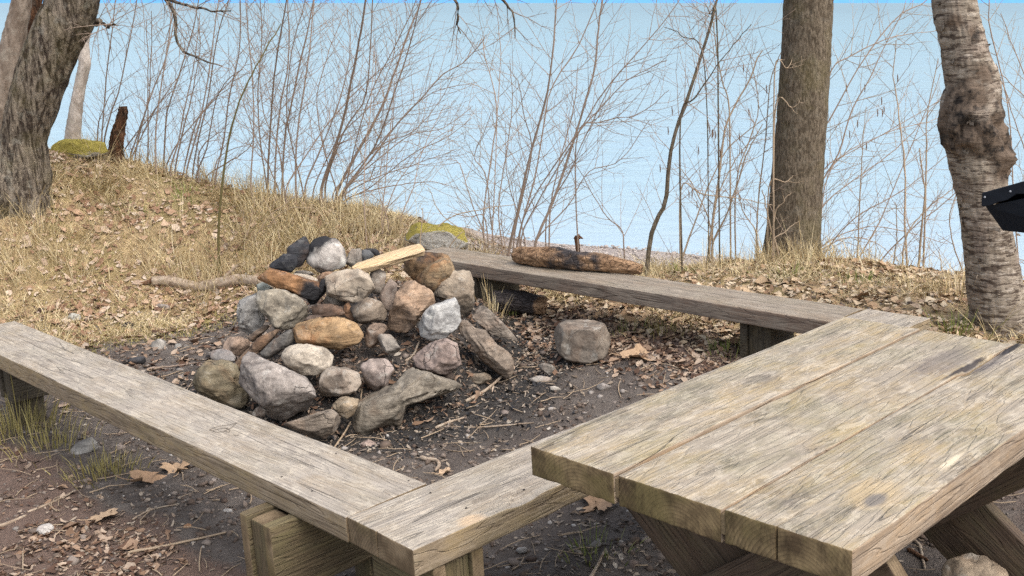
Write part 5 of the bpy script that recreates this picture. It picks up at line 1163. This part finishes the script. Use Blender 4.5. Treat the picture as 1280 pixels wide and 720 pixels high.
leaves('leaf_litter', 4600, lambda x, y: w_left(x, y)*(.12+.88*patch(x, y, 2.2, -.1, .3, 71)), (.008, .042), LEAF_DARK, 34, tilt=.3, rmin=2.2, rmax=6, aspect=(.2, .65))
leaves('leaf_litter', 2600, w_edge, (.02, .06), LEAF_DARK, 35, tilt=.3, rmin=5, rmax=9)
leaves('bark_chips', 8000, lambda x, y: (np.clip(zones(x, y)[1]+zones(x, y)[2]*.6+w_edge(x, y), 0, 1)*(.12+.88*patch(x, y, 1.6, -.15, .35, 8)))*(.25+.75*offheap(x, y)), (.010, .032), CHIP, 36, aspect=(.12, .5), tilt=.25, lift=.003, rmin=2.4, rmax=8)
leaves('ash_chips', 4200, lambda x, y: zones(x, y)[0]*.9, (.012, .035), CHIP, 37, aspect=(.1, .4), tilt=.35, lift=.004, rmin=3.8, rmax=7)
leaves('coal_crumbs', 2600, lambda x, y: zones(x, y)[0], (.007, .024), COALMAT, 38, aspect=(.5, .9), tilt=.7, lift=.008, rmin=3.8, rmax=7)
# thin twigs lying about
tb = Tubes(); rst = np.random.default_rng(41)
q = sample(1400, rst, lambda x, y: np.clip(zones(x, y)[1]*.55+zones(x, y)[2]*.7+w_under(x, y)+zones(x, y)[0]*.4, 0, 1)*offheap(x, y), rmin=2.3, rmax=8)
for x, y in q:
    L = rst.uniform(.04, .2); a = rst.uniform(0, np.pi); bend = rst.normal()*.25; u = np.linspace(-.5, .5, 5)
    xs = x+L*(np.cos(a)*u-np.sin(a)*bend*u*u); ys = y+L*(np.sin(a)*u+np.cos(a)*bend*u*u)
    zs = gzv(xs, ys)+.004+rst.uniform(0, .01); r_ = rst.uniform(.0012, .003); tb.add(np.stack([xs, ys, zs], -1), [r_, r_, r_, r_*.8, r_*.5], 4)
o = tb.build('twig_litter', TWIG_TAN); tag(o, kind='stuff')
# pebbles and soil crumbs as one loose cover
rsp = np.random.default_rng(51)
def crumbs(name, n, wfun, size, mat, seed, **kw):
    rs = np.random.default_rng(seed); q = sample(n, rs, wfun, **kw); z = gzv(q[:, 0], q[:, 1]); V0, F0 = ico(1)
    s = rs.uniform(*size, n)*np.exp(rs.normal(size=n)*.4)
    V = V0[None]*(1+.25*rs.normal(size=(n, len(V0), 1)))*s[:, None, None]*rs.uniform(.6, 1.2, (n, 1, 3))*np.array([1, 1, .7])+np.stack([q[:, 0], q[:, 1], z+s*.2], -1)[:, None]
    o = mesh(name, V.reshape(-1, 3), (F0[None]+(np.arange(n)*len(V0))[:, None, None]).reshape(-1, 3), mat); setrnd(o, rs.random(n), len(V0)); tag(o, kind='stuff'); return o
GRIT = leaf_mat('grit', [(.10, .09, .08), (.22, .20, .18), (.34, .31, .28), (.16, .12, .10), (.42, .40, .37)])
GRIT_PALE = leaf_mat('beach_grit', [(.22, .19, .17), (.36, .32, .29), (.46, .41, .37), (.30, .25, .22), (.52, .48, .44)])
SOILC = leaf_mat('soil_clod', [(.06, .042, .034), (.12, .09, .07), (.20, .165, .14), (.09, .065, .05), (.25, .21, .18)])
crumbs('soil_crumbs', 9000, lambda x, y: np.clip(zones(x, y)[1]+zones(x, y)[2]*.6, 0, 1)*offheap(x, y)*(.1+.9*patch(x, y, 2.6, -.1, .35, 83)), (.003, .011), SOILC, 54, rmin=2.3, rmax=7.5)
crumbs('stone_rubble', 1800, lambda x, y: (~(offheap(x, y)))*sst(1.0, .8, np.hypot((x-PC[0])/.86, (y-PC[1])/1.04)), (.004, .012), SOILC, 56, rmin=4, rmax=7, half=24)
leaves('heap_debris', 2600, lambda x, y: (~(offheap(x, y)))*.9, (.014, .045), LEAF_DARK, 57, aspect=(.1, .45), tilt=.45, lift=.012, rmin=4, rmax=7, half=24)
crumbs('gravel', 2600, lambda x, y: np.clip(zones(x, y)[1]*.6+zones(x, y)[2]*.3+w_edge(x, y), 0, 1)*offheap(x, y), (.003, .010), GRIT, 52, rmin=2.3, rmax=8)
crumbs('beach_gravel', 9000, lambda x, y: beach(x, y), (.005, .018), GRIT_PALE, 53, rmin=6.8, rmax=16, half=26)

# dry grass: matted cover plus upright tufts on the mound and the crest
def w_g(x, y): return (1-.85*patch(x, y, 1.3, .1, -.3, 4)*patch(x, y, 2.2, .3, -.1, 14))* np.clip(zones(x, y)[3]*1.1, 0, 1)*(.25+.75*patch(x, y, .9, -.25, .2, 2))*(beach(x, y) < .3)*offheap(x, y)
p_ = sample(66000, rsg, w_g, rmin=5.5, rmax=10.5, half=34)
ln = np.stack([fbm(np.stack([p_[:, 0]*1.5, p_[:, 1]*1.5, p_[:, 0]*0], -1), 2), fbm(np.stack([p_[:, 0]*1.5+9, p_[:, 1]*1.5, p_[:, 0]*0], -1), 2)], -1)*1.6+np.array([.25, -.35])
blades('dry_grass', p_, ln, .062, .0045, GRASS_DRY, 61, 1.7, .85)
def tufts(n, wfun, rs, nb, rad, **kw):
    c = sample(n, rs, wfun, **kw); k = rs.integers(nb[0], nb[1], n); P = np.repeat(c, k, 0); off = rs.normal(size=P.shape)*rad
    return P+off, off/rad*.28
def w_t(x, y): return w_g(x, y)*patch(x, y, 1.1, -.1, .3, 12)
p_, l_ = tufts(330, w_t, rsg, (16, 42), .045, rmin=6, rmax=10.3, half=34)
blades('dry_grass', p_, l_*1.6, .125, .0042, GRASS_DRY, 62, .6, .6)
cr = [(185,225,9.1,30),(262,232,9.1,26),(300,245,8.9,40),(330,262,8.5,40),(370,285,8.2,50),(420,290,8.0,50),(460,285,8.0,50),(490,300,7.7,46),(340,300,8.0,50),(600,318,7.2,40),(560,312,7.3,30),(300,330,7.7,40),(220,340,7.8,30),(400,300,7.8,46),(445,300,7.8,46),(250,345,7.6,30),(20,235,7.7,40),(60,232,7.7,36),(-10,260,7.5,30),(120,205,8.8,20)]
P, Lq = [], []
for (u, v, Yq, w) in cr:
    for q in range(8):
        c = at_y(u+rsg.normal()*w*.5, v, Yq+rsg.normal()*.15)[:2]; k = rsg.integers(14, 34); of = rsg.normal(size=(k, 2))*.04; P.append(c+of); Lq.append(of/.04*.3+np.array([.1, -.1]))
blades('dry_grass', np.concatenate(P), np.concatenate(Lq), .23, .004, GRASS_DRY, 63, .35, .5)
# dry grass round the straight trunk, along the beach edge and on the bank
P, Lq = [], []
for (u, w, Yq, h_, n_) in [(990,50,6.6,.3,26),(955,18,6.65,.3,8),(880,40,6.4,.2,6),(1080,60,6.3,.14,10),(1180,40,5.6,.2,10),(760,120,6.7,.14,2),(590,26,7.0,.2,12),(1260,20,5.0,.2,6)]:
    for q in range(n_):
        c = at_y(u+rsg.normal()*w*.6, 340, Yq+rsg.normal()*.12)[:2]; k = rsg.integers(10, 22); of = rsg.normal(size=(k, 2))*.03; P.append(c+of); Lq.append(of/.03*.25)
blades('dry_grass', np.concatenate(P), np.concatenate(Lq), .165, .0036, GRASS_DRY, 64, .35, .4)
# green tufts: each one is a plant of its own
def tuft(u, v, h, n, label, mat=GRASS_GRN, w=.0045, rad=.03, seed=1):
    rs = np.random.default_rng(300+seed); q = on_ground(u, v)[:2]; of = rs.normal(size=(n, 2))*rad
    o = blades('grass_tuft', q+of, of/rad*.22, h, w, mat, 300+seed, .25, .35); del o['kind']
    c = np.array([q[0], q[1], gz(q[0], q[1])]); o.data.transform(Matrix.Translation(-Vector(c))); o.location = tuple(c)
    return tag(o, label, 'grass tuft', 'grass tufts')
tuft(1193, 412, .12, 70, 'green tuft between the corner of the benches and the birch', rad=.06, seed=1)
tuft(908, 440, .07, 60, 'small green tuft just left of the back bench support', rad=.05, seed=2)
tuft(835, 418, .09, 40, 'straw and green tuft under the back bench left of the support', GRASS_OLV, rad=.05, seed=3)
tuft(780, 415, .06, 36, 'low green tuft right behind the lone boulder', rad=.05, seed=4)
tuft(641, 392, .08, 40, 'bright green tuft in front of the burnt log under the bench', rad=.03, seed=5)
tuft(615, 388, .16, 40, 'pale dry tuft at the foot of the back bench leg', GRASS_DRY, rad=.04, seed=6)
tuft(988, 345, .09, 60, 'fresh green tuft at the foot of the straight trunk', rad=.06, seed=7)
tuft(855, 343, .07, 60, 'green tuft behind the back bench near the crooked sapling', rad=.08, seed=8)
tuft(18, 540, .20, 200, 'long olive tuft under the far end of the left bench', GRASS_OLV, rad=.10, seed=9)
tuft(130, 590, .07, 220, 'low straw coloured tuft on a soil bump below the left bench', GRASS_OLV, rad=.07, seed=10)
tuft(65, 560, .10, 120, 'yellowish tuft beside the far leg of the left bench', GRASS_OLV, rad=.09, seed=11)
tuft(742, 690, .06, 60, 'small mossy tuft under the near corner of the table', GRASS_GRN, rad=.05, seed=12)
tuft(232, 245, .10, 60, 'green tuft among dry grass on the mound crest', rad=.08, seed=13)
tuft(70, 270, .08, 60, 'greenish tuft on the mound below the big leaning tree', GRASS_OLV, rad=.12, seed=14)
tuft(120, 232, .09, 70, 'olive tuft on the mound just right of the big leaning tree', GRASS_OLV, rad=.10, seed=15)
tuft(175, 268, .07, 60, 'small green tuft on the open slope above the fallen branch', rad=.09, seed=16)
tuft(350, 300, .10, 70, 'green tuft in tall dry grass behind the black slate slabs', GRASS_OLV, rad=.09, seed=17)
tuft(1075, 352, .06, 70, 'green tuft on the leafy bank between straight trunk and birch', rad=.07, seed=18)
# short olive turf between mound and dirt
def w_o(x, y):
    t = NX[0]*x+NX[1]*y; s = AX[0]*x+AX[1]*y
    return sst(6.1, 6.6, t)*sst(8.6, 7.9, t)*sst(1.3, 1.7, s)*(.3+.7*patch(x, y, 1.4, -.2, .15, 31))*offheap(x, y)*.8
p_ = sample(30000, rsg, w_o, rmin=4.5, rmax=9.5, half=34)
blades('short_turf', p_, np.zeros((len(p_), 2)), .032, .0045, GRASS_OLV, 65, 1.2, .5)
def w_b(x, y): return w_bank(x, y)*.6*patch(x, y, 1.6, -.1, .25, 40)
p_ = sample(11000, rsg, w_b, rmin=4.6, rmax=8.5, half=34)
blades('bank_grass', p_, np.zeros((len(p_), 2)), .07, .0036, GRASS_DRY, 66, 1.5, .7)

# ------------------------------------------------------------------ far shore, daylight, camera
rsf = np.random.default_rng(5)
xs = np.linspace(-5200, 5200, 261); hz = 46+10*np.clip(fbm(np.stack([xs/900, xs*0, xs*0], -1), 4), -.6, 2)
HV, HF = [], []
for i, x in enumerate(xs):
    y = 6300.; b = lake_z(x, y)
    HV += [(x, y, b-3), (x, y+60, b+hz[i]*.7), (x, y+400, b+hz[i]), (x, y+700, b-3)]
for i in range(260):
    for k in range(3): HF.append((i*4+k, i*4+4+k, i*4+5+k, i*4+1+k))
hm = flat('haze_blue_hill', (.09, .27, .50), .9, .2, .01)  # distance haze painted in as blue, giving the horizon its blue strip
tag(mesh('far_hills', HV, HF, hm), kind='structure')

w = bpy.data.worlds.new('World'); SC.world = w; w.use_nodes = True
nt = w.node_tree; bg = nt.nodes['Background']; sky = nt.nodes.new('ShaderNodeTexSky'); sky.sky_type = 'NISHITA'; sky.sun_disc = False
SUN_EL, SUN_AZ = 58., 135.        # azimuth clockwise from the view direction (+Y)
sky.sun_elevation = R(SUN_EL); sky.sun_rotation = R(SUN_AZ); sky.air_density = 1.0; sky.dust_density = 4.0; sky.ozone_density = .8
hs_ = nt.nodes.new('ShaderNodeHueSaturation'); hs_.inputs['Saturation'].default_value = .55   # thin overcast greys the blue
nt.links.new(sky.outputs[0], hs_.inputs['Color']); nt.links.new(hs_.outputs[0], bg.inputs[0]); bg.inputs[1].default_value = .15
sl = bpy.data.lights.new('sun', 'SUN'); sl.energy = .9; sl.angle = R(60); sl.color = (1, .96, .9)
so = bpy.data.objects.new('sun', sl); COL.objects.link(so)
sd = Vector((math.sin(R(SUN_AZ))*math.cos(R(SUN_EL)), math.cos(R(SUN_AZ))*math.cos(R(SUN_EL)), math.sin(R(SUN_EL))))
so.rotation_euler = sd.to_track_quat('Z', 'Y').to_euler(); so.location = sd*30

TM = Matrix([[*T[0], 0], [*T[1], 0], [*T[2], 0], [0, 0, 0, 1]])
for o in list(COL.objects):
    if o.parent is None and o is not so: o.matrix_basis = TM @ o.matrix_basis
cam = bpy.data.cameras.new('camera'); cam.sensor_width = 36; cam.lens = F/1280*36; cam.clip_start = .05; cam.clip_end = 20000
co = bpy.data.objects.new('camera', cam); COL.objects.link(co)
Rm = np.array([T@CR, T@CU, -(T@CF)]).T; e = T@EYEP
co.matrix_world = Matrix([[*Rm[0], e[0]], [*Rm[1], e[1]], [*Rm[2], e[2]], [0, 0, 0, 1]])
SC.camera = co
SC.view_settings.view_transform = 'Standard'; SC.view_settings.look = 'None'; SC.view_settings.exposure = 1.03; SC.view_settings.gamma = 1
SC.view_settings.use_curve_mapping = False
SC.cycles.use_denoising = False; SC.cycles.max_bounces = 6
